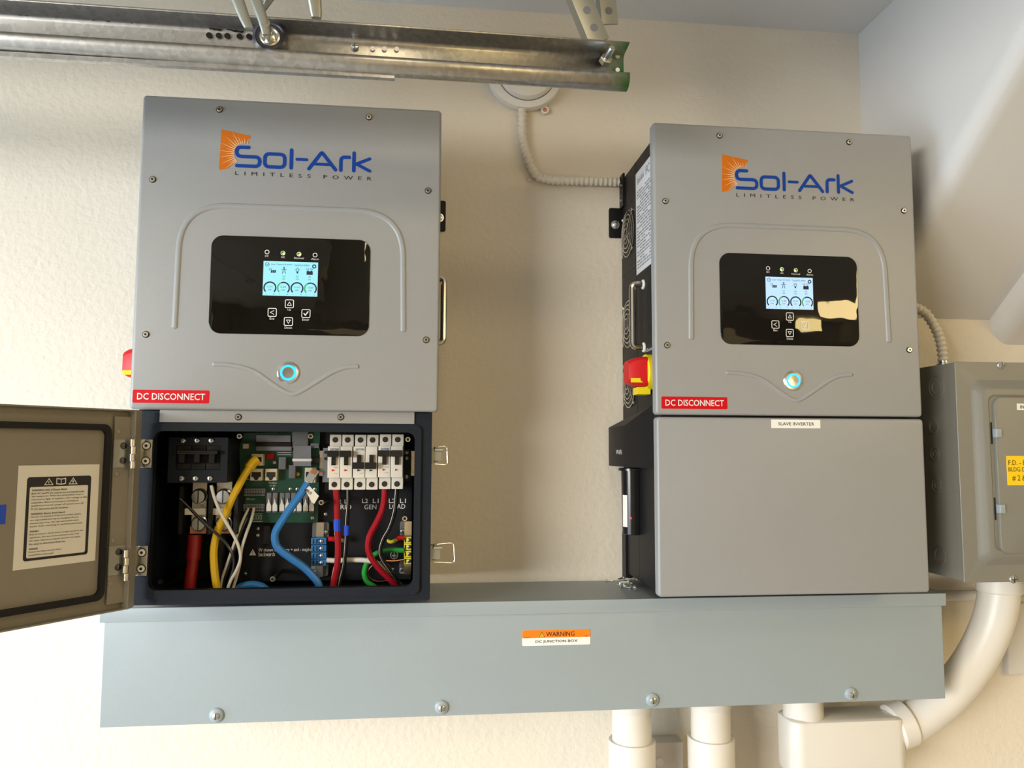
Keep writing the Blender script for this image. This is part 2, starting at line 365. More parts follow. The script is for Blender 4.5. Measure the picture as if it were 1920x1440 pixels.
def make_screen(ox, oz, y, parent, right):
    x0, x1, z0, z1 = ox - .0408, ox + .0415, oz - .3098, oz - .2560
    p = obj('screen', MB().box(x0, x1, y - .0004, y + .0005, z0, z1), 'screen_r' if right else 'screen_l', parent)
    yy = y - .0007; w_, h_ = x1 - x0, z1 - z0
    X = lambda a: x0 + a * w_; Z = lambda b: z0 + b * h_
    g = MB(); k = MB()
    for i, (val, frac) in enumerate((('0.00', 0), ('5.05' if right else '5.27', .42), ('0.00', 0), ('-5.05', .40))):
        cx, cz, r = X(.13 + .247 * i), Z(.225), .0088
        sp = 225 - 270 * frac
        k.circle(cx, cz, r, .0021, yy, -45, sp, 22)
        if frac: g.circle(cx, cz, r, .0021, yy, sp, 225, 14)
        (g if i in (0, 2) else k).text(val, cx - .0042, cx + .0042, cz + .0003, cz + .0030, yy)
        k.text('kW', cx - .0024, cx + .0024, cz - .0042, cz - .0020, yy)
        k.text('0', cx - .0065, cx - .0056, cz - .0105, cz - .0088, yy); k.text('12', cx + .005, cx + .0072, cz - .0105, cz - .0088, yy)
    for cx, up in ((.377, -1), (.624, 1), (.85, 1)):
        for j in (0, 1):
            c = (X(cx), Z(.49 + .075 * j)); d = .0022
            g.ribbon([(c[0] - d, c[1] - up * .0010), (c[0], c[1] + up * .0012), (c[0] + d, c[1] - up * .0010)], .0008, yy, cap=False)
    k.circle(X(.07), Z(.90), .0028, .0007, yy); k.ribbon([(X(.055), Z(.90)), (X(.07), Z(.885)), (X(.09), Z(.92))], .0006, yy, cap=False)
    k.circle(X(.93), Z(.88), .0024, .0016, yy)
    k.text('Solar Today=0.0 KWH', X(.14), X(.52), Z(.875), Z(.93), yy); k.text('Total=0.01 KWH', X(.56), X(.84), Z(.875), Z(.93), yy)
    # solar panel, pylon, bulb, battery
    for i in range(3): k.poly([(X(.135) + i * .0026, Z(.66)), (X(.135) + i * .0026 + .0022, Z(.66)), (X(.135) + i * .0026 + .0030, Z(.74)), (X(.135) + i * .0026 + .0008, Z(.74))], yy)
    k.circle(X(.125), Z(.765), .0016, .0006, yy)
    cx = X(.377); k.ribbon([(cx - .0024, Z(.645)), (cx - .0008, Z(.78)), (cx - .0008, Z(.83)), (cx + .0008, Z(.83)), (cx + .0008, Z(.78)), (cx + .0024, Z(.645))], .0008, yy, cap=False)
    k.ribbon([(cx - .0042, Z(.765)), (cx + .0042, Z(.765))], .0005, yy); k.ribbon([(cx - .0018, Z(.69)), (cx + .0018, Z(.69))], .0005, yy)
    cx = X(.624); k.circle(cx, Z(.755), .0022, .0007, yy); k.poly([(cx - .0012, Z(.66)), (cx + .0012, Z(.66)), (cx + .0012, Z(.71)), (cx - .0012, Z(.71))], yy)
    for a in range(0, 181, 30): c, s_ = math.cos(math.radians(a)), math.sin(math.radians(a)); k.ribbon([(cx + c * .0033, Z(.755) + s_ * .0033), (cx + c * .0046, Z(.755) + s_ * .0046)], .0004, yy, cap=False)
    cx = X(.85); k.poly([(cx - .0047, Z(.63)), (cx + .0047, Z(.63)), (cx + .0047, Z(.735)), (cx - .0047, Z(.735))], yy)
    k.poly([(cx - .0036, Z(.735)), (cx - .0016, Z(.735)), (cx - .0016, Z(.755)), (cx - .0036, Z(.755))], yy); k.poly([(cx + .0016, Z(.735)), (cx + .0036, Z(.735)), (cx + .0036, Z(.755)), (cx + .0016, Z(.755))], yy)
    k.text('53.3V' if right else '53.4V', cx - .0055, cx + .0055, Z(.775), Z(.825), yy)
    obj('screen_graphics', k, 'ink_scr', parent); obj('screen_arrows', g, 'green_scr', parent)

def display(ox, oz, root, right):
    m = MB(); m.plate(ox - .1195, ox + .1211, oz - .3701, oz - .2177, .018, YF - .0012, YF + .001, .0006, 8)
    p = obj('display_panel', m, 'glass', root); y = YF - .0012
    make_screen(ox, oz, y, p, right)
    ring = MB(); tx = MB()
    for x, z, t, wd in ((-.0361, -.2419, 'DC', .0055), (-.012, -.2428, 'AC', .0055), (.0122, -.2437, 'Normal', .0145), (.0366, -.2443, 'Alarm', .0115)):
        ring.circle(ox + x, oz + z, .0030, .0010, y - .0004)
        tx.text(t, ox + x - wd / 2, ox + x + wd / 2, oz + z - .0078, oz + z - .0048, y - .0004)
    obj('indicator_ring', ring, 'whiteink', p); obj('lettering', tx, 'whiteink', p)
    for x, z in ((-.012, -.2428), (.0122, -.2437)):
        obj('indicator_led', MB().lathe([(.0017, 0), (.0012, .0006), (.0001, .0008)], (ox + x + (.0008 if not right else -.0006), y - .0002, oz + z - .0006), seg=12), 'led_green', p)
    for i, (x, z, t, wd) in enumerate(((-.0002, -.322, 'Up', .0052), (-.0256, -.3360, 'Esc', .0070), (.0251, -.3366, 'Enter', .0105), (-.001, -.3497, 'Down', .0110))):
        k = MB(); cx, cz = ox + x, oz + z
        k.ribbon(rrect(cx - .0062, cx + .0062, cz - .0062, cz + .0062, .0018), .0011, y - .0004, True)
        if i == 0: k.ribbon([(cx - .003, cz - .0024), (cx + .003, cz - .0024), (cx, cz + .0028)], .0008, y - .0004, True)
        if i == 3: k.ribbon([(cx - .003, cz + .0024), (cx + .003, cz + .0024), (cx, cz - .0028)], .0008, y - .0004, True)
        if i == 1: k.ribbon([(cx + .0026, cz + .003), (cx - .0028, cz), (cx + .0026, cz - .003)], .0008, y - .0004)
        if i == 2: k.ribbon([(cx - .003, cz), (cx - .0008, cz - .0026), (cx + .003, cz + .003)], .0016, y - .0004)
        k.text(t, cx - wd / 2, cx + wd / 2, cz - .0112, cz - .0078, y - .0004)
        obj('key', k, 'whiteink', p)

def sticker(name, root, x0, x1, z0, z1, y, m, r=.002):
    return obj(name, MB().plate(x0, x1, z0, z1, r, y - .0004, y + .0002, .0001, 4, 1), m, root)

def inverter(ox, oz, opened, label):
    """ox: centre, oz: top edge of the front cover"""
    t = thing('inverter', (ox, 0, oz - H2), label, 'inverter', 'wall mounted solar inverters')
    xl, xr = ox - W / 2, ox + W / 2; bl, br = xl + .012, xr - .012
    zb = oz - H1
    # black body
    m = MB(); m.plate(bl, br, (zb - .002 if opened else oz - .7765), oz - .010, .004, YB, -.001, .001); body = obj('body', m, 'blackpaint', t)
    for sx, d in ((bl, -1), (br, 1)):
        a_, b_ = min(sx, sx + d * .0006), max(sx, sx + d * .0006)
        obj('panel_seam', MB().box(a_, b_, -.1035, -.1022, oz - .48, oz - .012), 'black', body)
        for z in (-.075, -.205, -.255): obj('panel_seam', MB().box(a_, b_, -.102, -.003, oz + z - .0006, oz + z + .0006), 'black', body)
    # front cover with pressed ribs
    m = MB(); m.plate(xl, xr, zb, oz, .006, YF, YF + .0165, .0045, 5, 4)
    cov = obj('front_cover', m, 'cover', t)
    m = MB(); m.rib([(ox + a, oz + b) for a, b in fillet([(-.1690, -.3650), (-.1668, -.1708), (.1708, -.1708), (.1745, -.3630)], .072, 14)], .0100, .0020, YF); obj('embossed_rib', m, 'cover', cov)
    m = MB(); g = smooth([Vector((a, b)).to_3d() for a, b in ((-.1085, -.4172), (-.079, -.4185), (-.047, -.4268), (-.018, -.4462), (.0005, -.4580), (.0120, -.4612), (.0225, -.4580), (.045, -.4440), (.0725, -.4262), (.0925, -.4190), (.1125, -.4172))])
    m.rib([(ox + p.x - .004, oz + p.y) for p in g], .0078, .0018, YF); obj('embossed_rib', m, 'cover', cov)
    for x, z in ((-.1149, -.018), (.1149, -.018), (-.2099, -.1341), (.2099, -.1341), (-.2099, -.3738), (.2099, -.3738)):
        inst('cover_screw', ME_SOCKET, t, (ox + x, YF, oz + z))
    sun_logo(ox, oz, YF, cov); wordmark(ox, oz, YF, cov)
    display(ox, oz, t, not opened)
    # power button
    c = (ox + .0008 if opened else ox + .003, YF, oz - .4287)
    b = obj('power_button', MB().lathe([(.0168, 0), (.0168, .0012), (.0150, .0026), (.0122, .0022), (.0118, .001), (.0090, .001), (.0086, .0024), (.0001, .0020)], c, seg=36), 'steel', t)
    obj('light_ring', MB().ring([(c[0] + .0121 * math.cos(a * PI / 18), c[2] + .0121 * math.sin(a * PI / 18)) for a in range(36)], [(c[0] + .0088 * math.cos(a * PI / 18), c[2] + .0088 * math.sin(a * PI / 18)) for a in range(36)], YF - .0024, YF - .001), 'led_blue', b)
    # DC DISCONNECT sticker
    lx = ox - .2250 if opened else ox - .2207
    s_ = sticker('disconnect_sticker', t, lx, lx + .1105, oz - .4770, oz - .4573, YF, 'labelred')
    obj('lettering', MB().text('DC DISCONNECT', lx + .0065, lx + .1045, oz - .4722, oz - .4622, YF - .0007, bold=.008), 'whiteink', s_)
    # sides: fan guards, handles, brackets, knob
    for sx, d in ((bl, -1), (br, 1)):
        for z in (-.133, -.307, -.421):
            m = MB()
            for r in (.010, .019, .028, .036, .044):
                m.tube([(sx + d * (.006 - .004 * (r / .044) ** 2), -.052 + r * math.cos(a * PI / 16), oz + z + r * math.sin(a * PI / 16)) for a in range(33)], .0011, 6, False)
            for a in (45, 135, 225, 315):
                c_, s2 = math.cos(math.radians(a)), math.sin(math.radians(a))
                m.tube([(sx + d * .0055, -.052 + .008 * c_, oz + z + .008 * s2), (sx + d * .003, -.052 + .044 * c_, oz + z + .044 * s2), (sx + d * .002, -.052 + .054 * c_, oz + z + .054 * s2)], .0012, 6)
            fg = obj('fan_guard', m, 'steel', t)
            obj('fan_opening', MB().lathe([(.043, 0), (.043, .0005)], (sx, -.052, oz + z), (d, 0, 0), 28), 'black', fg)
            for a in (45, 135, 225, 315): obj('fan_screw', MB().lathe([(.0035, 0), (.0032, .0035), (.0015, .0045)], (sx, -.052 + .056 * math.cos(math.radians(a)) * .88, oz + z + .052 * math.sin(math.radians(a))), (d, 0, 0), 10), 'steel', fg)
        m = MB(); hp = fillet([(sx, -.150, oz - .252), (sx + d * .021, -.150, oz - .252), (sx + d * .021, -.150, oz - .364), (sx, -.150, oz - .364)], .009, 5)
        m.tube(hp, .0055, 10); hnd = obj('handle', m, 'nickel', t)
        for z in (-.252, -.364): obj('handle_washer', MB().lathe([(.0088, 0), (.0088, .002), (.0075, .003)], (sx, -.150, oz + z), (d, 0, 0), 16), 'white', hnd)
        m = MB(); m.plate(min(sx - d * .002, sx + d * .026), max(sx - d * .002, sx + d * .026), oz - .128, oz - .068, .004, -.004, -.0005, .0005)
        m.box(min(sx, sx + d * .004), max(sx, sx + d * .004), -.028, -.001, oz - .07, oz - .005)
        br_ = obj('mounting_bracket', m, 'blackpaint', t)
        obj('bracket_bolt', MB().lathe([(.0085, 0), (.0085, .0015), (.006, .0015), (.006, .005), (.004, .0065), (.0001, .0068)], (sx + d * .014, -.004, oz - .102), seg=14), 'zinc', br_)
        for z in (-.018, -.028, -.046, -.058): obj('bracket_screw', MB().lathe([(.0028, 0), (.0026, .0025), (.001, .0032)], (sx + d * .004, -.016 + (.006 if z in (-.018, -.046) else -.004), oz + z), (d, 0, 0), 10), 'steel', br_)
    # rotary disconnect knob on the left side
    kz, ky = oz - .412, -.186
    m = MB(); m.lathe([(.031, 0), (.031, .010), (.029, .012)], (bl, ky, kz), (-1, 0, 0), 28)
    m.box(bl - .026, bl - .004, ky - .012, ky + .018, kz - .038, kz - .026)
    kb = obj('disconnect_base', m, 'yellow', t)
    m = MB(); R = []
    for h, sy_, sz in ((.011, .024, .0255), (.024, .0225, .0245), (.036, .020, .0215), (.0425, .0175, .018)):
        R.append([(bl - h, ky + x, kz + z) for x, z in rrect(-sy_, sy_, -sz, sz, .009)])
    m.loft(R); m.m = 1; m.plate(-.005, .005, -.0035, .0035, .003, 0, .002)
    m = MB(); m.loft(R); kn = obj('disconnect_knob', m, 'red', t, 50)
    obj('knob_mark', MB().box(bl - .040, bl - .012, ky - .0225, ky - .0205, kz - .019, kz - .012), 'yellow', kn)
    for z, tx, y0, y1 in ((-.3715, 'PV Disconnect', -.21, -.155), (-.391, 'OFF', -.212, -.196)):
        m = MB(T=lambda p: Vector((bl - .0006, p.x, p.z)))
        m.text(tx, 0, 1, oz + z - .003, oz + z + .003, 0); 
        xs = [v[1] for v in m.v]; m.v = [(v[0], y1 + (y0 - y1) * v[1] if True else 0, v[2]) for v in m.v]
        obj('lettering', m, 'whiteink', body)
    # rating label on the left side
    m = MB(); m.box(bl - .0006, bl + .0005, -.235, -.107, oz - .226, oz - .037)
    rl = obj('rating_label', m, 'metallabel', t)
    m = MB(T=lambda p: Vector((bl - .0009, -.107 - p.x, p.z)))
    m.text('Sol-Ark', .010, .055, oz - .060, oz - .048, 0); m.text('FC', .066, .090, oz - .062, oz - .046, 0)
    rr = random.Random(3)
    for i in range(26):
        z = oz - .074 - i * .0056; x = .008
        while x < .112:
            L = rr.uniform(.006, .020)
            if rr.random() < .85: m.poly([(x, z), (min(x + L, .118), z), (min(x + L, .118), z - (.0022 if rr.random() < .9 else .003)), (x, z - .0022)], 0)
            x += L + .003
    obj('label_print', m, 'greyink', rl)
    return t, bl, br, zb

INV_L = inverter(.23, ZO, True, 'grey solar inverter with open lower compartment on the left')
INV_R = inverter(.809 + .23, ZO - .001, False, 'grey solar inverter with closed lower cover and SLAVE INVERTER sticker')

# ---- right inverter: lower cover, dongle hood, bracket
t, bl, br, zb = INV_R; ox, oz = 1.039, ZO - .001
m = MB(); m.plate(ox - W / 2 + .001, ox + W / 2 + .001, oz - H2, zb - .0035, .006, YF, YF + .0165, .0045, 5, 4); obj('lower_cover', m, 'cover', t)
s_ = sticker('name_sticker', t, ox - .0362, ox + .0484, oz - .5070, oz - .4930, YF, 'white', .0006)
obj('lettering', MB().text('SLAVE INVERTER', ox - .0245, ox + .0375, oz - .5025, oz - .4972, YF - .0007, bold=.004), 'blackink', s_)
m = MB(); R = []
hx = [(bl + .0005, -.022), (bl - .034, -.022), (bl - .034, -.060), (bl - .026, -.112), (bl + .0005, -.205)]
topz = [-.500, -.502, -.502, -.500, -.466]
vs = [(x, y, oz - .574) for x, y in hx] + [(x, y, oz + z) for (x, y), z in zip(hx, topz)]
m.add(vs, [(4, 3, 2, 1, 0), (5, 6, 7, 8, 9)] + [(i, (i + 1) % 5, 5 + (i + 1) % 5, 5 + i) for i in range(5)])
hood = obj('dongle_hood', m, 'blackpaint', t)
d0 = Vector((hx[2][0], hx[2][1], 0)); d1 = Vector((hx[3][0], hx[3][1], 0)); dd = (d1 - d0)
m = MB(T=lambda p: d0 + dd * p.x + Vector((-.0008, -.0003, p.z))); m.text('WiFi', .25, .75, oz - .552, oz - .544, 0); obj('lettering', m, 'whiteink', hood)
m = MB(); m.box(bl - .004, bl + .004, -.026, -.001, oz - .783, oz - .700); m.box(bl, bl + .02, -.03, -.001, oz - .783, oz - .770); obj('mounting_bracket', m, 'blackpaint', t)
m = MB(); m.box(bl - .0005, bl, -.1035, -.1022, oz - .77, oz - .69); obj('panel_seam', m, 'black', t)
for z0, z1 in ((-.73, -.675), (-.575, -.535)): obj('hinge', MB().plate(bl - .002, bl + .001, oz + z0, oz + z1, .0008, YB + .002, YB + .010, .0004), 'darkmetal', t)
for z in (-.448, -.583): inst('side_screw', ME_PHIL, t, (bl - .001, -.232, oz + z)).rotation_euler = (0, 0, -PI / 2)
# wifi dongle plugged in below the hood
dc = Vector((bl - .010, -.098, oz - .576))
dg = thing('wifi_dongle', (dc.x, dc.y, dc.z - .122), 'black cylindrical data dongle hanging from the hood beside the closed inverter', 'dongle')
obj('housing', MB().lathe([(.0165, -.118), (.0178, -.117), (.0195, -.006), (.0195, 0)], dc, (0, 0, 1), 28), 'blackgloss', dg)
obj('collar', MB().lathe([(.0245, -.005), (.0245, -.001), (.022, 0)], dc, (0, 0, 1), 28), 'blackgloss', dg)
m = MB()
for (h0, h1) in ((-.104, -.048),):
    vs = [(dc.x + .0193 * math.cos(a), dc.y + .0193 * math.sin(a), dc.z + h) for h in (h0, h1) for a in [math.radians(196 + 4 * i) for i in range(9)]]
    m.add(vs, [(i, i + 1, i + 10, i + 9) for i in range(8)])
obj('sticker', m, 'white', dg)
obj('status_led', MB().lathe([(.0018, 0), (.001, .001), (.0001, .0012)], dc + Vector((-.0075, -.0172, -.088)), (-.4, -.9, 0), 10), 'led_red', dg)

# ---- left inverter: open lower compartment
t, bl, br, zb = INV_L; ox, oz = .23, ZO
zbt = oz - .7775
m = MB()
m.ring(rrect(bl - .003, br + .003, zbt, zb + .002, .004), rrect(.034, .4243, oz - .7555, oz - .5185, .012), YB, YB + .010)
m.ring(rrect(bl - .003, br + .003, zbt, zb + .002, .004), rrect(bl + .001, br - .001, zbt + .004, zb - .002, .004), YB + .009, -.032)
m.box(bl - .002, br + .002, -.034, -.001, zbt + .001, zb)
enc = obj('enclosure', m, 'boxblack', t)
m = MB(); m.ring(rrect(.0225, .4345, oz - .768, oz - .507, .010), rrect(.034, .4243, oz - .7555, oz - .5185, .012), YB - .004, YB + .002); obj('sealing_rim', m, 'boxblack', enc)
p0 = A(300, 770, YB - .002); p1 = A(777, 795, YB - .002)
m = MB(); m.plate(p0.x, p1.x, p1.z, zb + .001, .0008, YB - .003, YB, .0005); strip = obj('cover_flange', m, 'cover', t)
for u in (447, 639):
    q = A(u, 782, YB - .003); inst('flange_screw', ME_SOCKET, strip, q)
for u, v in ((302, 1090), (450, 818), (512, 1085), (583, 818), (603, 942), (765, 824), (759, 972)):
    q = A(u, v, -.185); inst('standoff', ME_STAND, t, (q.x, q.y, q.z))
    ORG
for u, v in ((302, 1090), (512, 1085), (603, 942)):
    q = A(u, v, -.185); obj('standoff_post', MB().tube([(q.x, q.y, q.z), (q.x, -.034, q.z)], .0036, 8), 'darkmetal', t)
# hinges on the left edge
HK = []
for z0, z1, uk in ((824, 877, 249), (1023, 1079, 237)):
    xa = bl - .002; a = A(262, z0, YB - .002).z; b = A(255, z1, YB - .002).z
    m = MB(); m.plate(xa + .0050, xa + .0225, b, a, .0012, YB - .0065, YB - .0042, .0004); h = obj('hinge', m, 'steel', t)
    for f in (.24, .78): inst('hinge_screw', ME_HSCREW, h, (xa + .0145, YB - .0065, b + (a - b) * f))
    kq = A(uk, (z0 + z1) / 2, -.285); HK.append((kq, a, b))
    for i in range(4): o_ = Vector((.0006 * (-1) ** i, 0, 0)); obj('hinge_knuckle', MB().tube([Vector((kq.x, kq.y, b + (a - b) * (i + .04) / 4)) + o_, Vector((kq.x, kq.y, b + (a - b) * (i + .96) / 4)) + o_], .0043, 14), 'nickel', h)
    m = MB(); q0 = Vector((kq.x, kq.y + .003, 0)); q1 = Vector((xa + .0055, YB - .0055, 0)); nn = Vector((-(q1 - q0).y, (q1 - q0).x, 0)).normalized() * .0009
    m.loft([[Vector((q.x, q.y, z)) for q in (q0 - nn, q1 - nn, q1 + nn, q0 + nn)] for z in (b, a)]); obj('hinge_web', m, 'bracketmetal', h)
# draw latches on the right edge
for v0, v1, far in ((836, 872, 840), (1018, 1056, 853)):
    c0 = A(812, v0, YB + .012); c1 = A(812, v1, YB + .012); zc = (c0.z + c1.z) / 2; hz = (c0.z - c1.z) / 2
    m = MB(); m.box(br + .003, br + .006, YB + .004, YB + .022, zc - hz * .8, zc + hz * .8); lt = obj('draw_latch', m, 'bracketmetal', t)
    xe = A(far, v0, YB + .012).x
    m = MB(); wr = fillet([(br + .012, YB + .012, zc + hz * .85), (xe - .002, YB + .012, zc + hz), (xe, YB + .012, zc - hz), (br + .009, YB + .012, zc - hz * .9)], .006, 5)
    m.tube(wr, .0010, 8); obj('latch_wire', m, 'nickel', lt)
    m = MB(); m.tube([(br + .010, YB + .012, zc - hz * .7), (br + .010, YB + .012, zc + hz * .9)], .0035, 10); m.box(br + .005, br + .018, YB + .006, YB + .014, zc - hz * .55, zc + hz * .5)
    m.tube([(br + .008, YB + .004, zc + hz * .55), (br + .021, YB + .004, zc + hz * .55)], .0022, 8)
    obj('latch_lever', m, 'bracketmetal', lt)
# open door, swung out to the left
DH = Vector((.0085, -.268, 0)); DD = Vector((-.62, -.784, 0)).normalized(); DN = Vector((.784, -.62, 0)).normalized()
DT = lambda p: DH + DD * p.x + DN * (-p.y) + Vector((0, 0, p.z))         # x: along the door, -y: towards its inside, z: height
def AD(u, v, tt=0.):
    k = ((u - 960) / CF, 1, (720 - v) / CF); r = Vector([sum(CM[i][j] * k[j] for j in range(3)) for i in range(3)])
    q = DH + DN * tt; k = (q - CC).dot(DN) / r.dot(DN); P = CC + r * k
    return (P - DH).dot(DD), P.z
dz0, dz1 = oz - .7752, oz - .4888
m = MB(T=DT); m.box(0, .458, 0, .0025, dz0, dz1)
m.box(0, .002, -.0125, 0, dz0, dz1); m.box(.456, .458, -.0125, 0, dz0, dz1); m.box(.002, .456, -.0125, 0, dz0, dz0 + .002); m.box(.002, .456, -.0125, 0, dz1 - .002, dz1)
door = obj('lower_door', m, 'taupe', t)
m = MB(T=DT); m.loft([[(x, y, z) for x, y in ((.0005, .0025), (.0005, -.0125), (-.0012, -.0130), (-.0160, -.0030), (-.0165, .0), (-.0150, .0025))] for z in (dz0, dz1)]); obj('hinge_edge', m, 'taupe', door)
(ga, gz1), (gb, gz0) = AD(207, 802, .004), AD(196, 1118, .004)
gs = (ga + gb) / 2; zt = AD(30, 792, .004)[1]; zl = AD(30, 1148, .004)[1]
m = MB(T=DT); m.ring(rrect(gs, .440, zl - .003, zt + .001, .012), rrect(gs + .0075, .4325, zl + .0055, zt - .0075, .008), -.0065, 0); obj('gasket', m, 'gasket', door)
m = MB(T=DT); m.box(.0015, gs - .004, -.006, -.0035, dz0 + .010, dz1 - .010); obj('hinge_stiffener', m, 'taupe', door)
for u, v in ((222, 810), (219, 889), (212, 1013), (207, 1094)):
    s0, z0 = AD(u, v, .006); o = obj('weld_nut', MB(T=DT).lathe([(.0038, 0), (.0036, .0022), (.0020, .0028), (.0001, .0028)], (s0, -.0058, z0), seg=10), 'taupe', door)
for z0, z1 in ((824, 877), (1023, 1079)):
    (sa, za), (sb, zz) = AD(216, z0, .007), AD(208, z1, .007)
    m = MB(T=DT); m.box(.001, gs - .0025, -.0085, -.006, zz, za); lf = obj('hinge_leaf', m, 'bracketmetal', door)
    for f in (.25, .78):
        obj('leaf_screw', MB(T=DT).lathe([(.005, 0), (.0046, .0014), (.002, .0018)], (gs * .45, -.0085, zz + (za - zz) * f), seg=14), 'darkmetal', lf)
(lx1, lz1), (lx0, lz0) = AD(35, 873, .0003), AD(178, 1051, .0003)
m = MB(T=DT); m.box(lx0, lx1, -.0006, 0, lz0, lz1); wl = obj('warning_sheet', m, 'paper', door)
lw, lh = lx1 - lx0, lz1 - lz0
# door x runs right-to-left in the picture, so print coordinates are mirrored
PT = lambda p: DT(Vector((lx1 - p.x * lw, p.y, lz0 + p.z * lh)))
m = MB(T=PT); m.ring(rrect(.105, .895, .075, .885, .03), rrect(.14, .86, .10, .79, .02), -.0010, -.0004); m.poly([(.14, .788), (.86, .788), (.86, .85), (.14, .85)], -.0009); obj('sheet_frame', m, 'blackink', wl)
m = MB(T=PT)
for x in (.36, .66): m.ribbon([(x - .05, .805), (x + .05, .805), (x, .866)], .008, -.0013, True)
m.ribbon([(.36, .838), (.36, .82)], .008, -.0013); m.ribbon([(.665, .845), (.65, .83), (.668, .83), (.655, .812)], .007, -.0013)
m.ribbon([(.455, .812), (.51, .806), (.565, .812), (.565, .864), (.51, .858), (.455, .864)], .010, -.0013, True); m.ribbon([(.51, .806), (.51, .858)], .008, -.0013)
obj('sheet_symbols', m, 'paper', wl)
LINES = [('WARNING: Risk of Electric Shock', 1), ('Both AC and PV DC sources are terminated inside', 0), ('this equipment. When the photovoltaic array is', 0), ('exposed to light, it supplies a DC voltage to this', 0), ('equipment. Before mounting or servicing by', 0), ('qualified personnel, power off system, turn off', 0), ('PV DC disconnect and AC breakers.', 0), None,
         ('WARNING: Electric Shock Hazard', 1), ('The DC Conductors of this photovoltaic system', 0), ('are ungrounded and may be energized. Do not', 0), ('remove top cover. No user serviceable parts', 0), ('inside. Refer servicing to qualified personnel.', 0), None,
         ('WARNING:', 1), ('Risk of electric shock from energy stored in the', 0), ('capacitors. Do not remove bottom cover until', 0), ('30s after disconnecting all sources of supply.', 0), ('No need to disconnect batteries.', 0), None, ('WARNING:', 1), ('Cancer and Reproductive Harm-', 0), ('www.P65Warnings.ca.gov', 0)]
m = MB(T=PT); zz = .765
for ln in LINES:
    if ln is None: zz -= .016; continue
    m.text(ln[0], .165, .165 + len(ln[0]) * .0137, zz - .019, zz, -.0011, bold=.012 if ln[1] else .004); zz -= .0306
obj('sheet_text', m, 'blackink', wl)
(bx0, bz1), (bx1, bz0) = AD(12, 946, .0003), AD(-40, 986, .0003)
obj('blue_sticker', MB(T=DT).box(bx0, bx1, -.0006, 0, bz0, bz1), 'tapeblue', door)

# ---- inside the open compartment
YP = -.105                                              # face of the black component plate
def xz(u, v, Y): q = A(u, v, Y); return q.x, q.z
(xa, za), (xb, zb2) = xz(452, 800, YP), xz(770, 1086, YP)
m = MB(); m.box(xa, xb, YP, YP + .003, zb2, za); cp = obj('component_plate', m, 'plateblack', t)
m = MB()
for s_, u0, u1, v0, v1 in (('L2', 628, 640, 936, 944), ('L1', 646, 657, 936, 944), ('GRID', 628, 659, 946, 955), ('L2', 679, 690, 935, 943), ('L1', 699, 710, 935, 943), ('GEN', 683, 706, 946, 955), ('L2', 729, 741, 935, 943), ('L1', 750, 761, 935, 943), ('LOAD', 730, 760, 945, 954),
                          ('0V shown on battery + and - maybe', 485, 584, 1027, 1036), ('backwards', 485, 516, 1035, 1043)):
    a = xz(u0, v1, YP); b = xz(u1, v0, YP); m.text(s_, a[0], b[0], a[1], b[1], YP - .0005, bold=.006)
c = xz(474, 1036, YP); m.poly([(c[0] - .0055, c[1] - .0045), (c[0] + .0055, c[1] - .0045), (c[0], c[1] + .006)], YP - .0005)
c = xz(739, 1041, YP); m.circle(c[0], c[1], .0062, .0009, YP - .0005)
m.ribbon([(c[0], c[1] + .005), (c[0], c[1])], .0009, YP - .0005)
for k, wd in ((0, .0042), (-.0016, .0028), (-.0032, .0013)): m.ribbon([(c[0] - wd, c[1] + k), (c[0] + wd, c[1] + k)], .0008, YP - .0005)
obj('plate_lettering', m, 'whiteink', cp)
c = xz(474, 1036, YP); m = MB(); m.ribbon([(c[0], c[1] + .0025), (c[0], c[1] - .001)], .0010, YP - .0008); m.disc(c[0], c[1] - .003, .0007, YP - .0008, 8); obj('symbol_mark', m, 'blackink', cp)
for u, v in ((460, 1076), (611, 964), (484, 991), (484, 1004), (737, 1068)):
    q = A(u, v, YP); inst('plate_screw', ME_PHIL, cp, q)
a = xz(497, 985, YP); b = xz(509, 1018, YP); m = MB(); m.box(a[0], b[0], YP - .012, YP, b[1], a[1]); obj('plastic_clip', m, 'blackgloss', cp)
# DIN rail and end stops
a = xz(600, 845, -.118); b = xz(778, 892, -.118); m = MB(); m.box(a[0], b[0], -.118, -.112, b[1], a[1]); m.box(a[0], b[0], -.124, -.118, a[1] - .006, a[1]); m.box(a[0], b[0], -.124, -.118, b[1], b[1] + .006); obj('din_rail', m, 'nickel', t)
a = xz(758, 842, -.15); b = xz(770, 902, -.15); m = MB(); m.box(a[0], b[0], -.15, -.118, b[1], a[1]); es = obj('end_stop', m, 'gasket', t)
for v in (848, 859, 894): inst('stop_screw', ME_PHIL, es, A(763, v, -.150))
a = xz(606, 840, -.15); b = xz(618, 904, -.15); m = MB(); m.box(a[0], b[0], -.15, -.118, b[1], a[1]); es = obj('end_stop', m, 'pcbgrey', t)
for v in (848, 860): q = A(611, v, -.1502); obj('stop_hole', MB().lathe([(.0028, 0), (.0028, .0006)], q, seg=12), 'black', es)

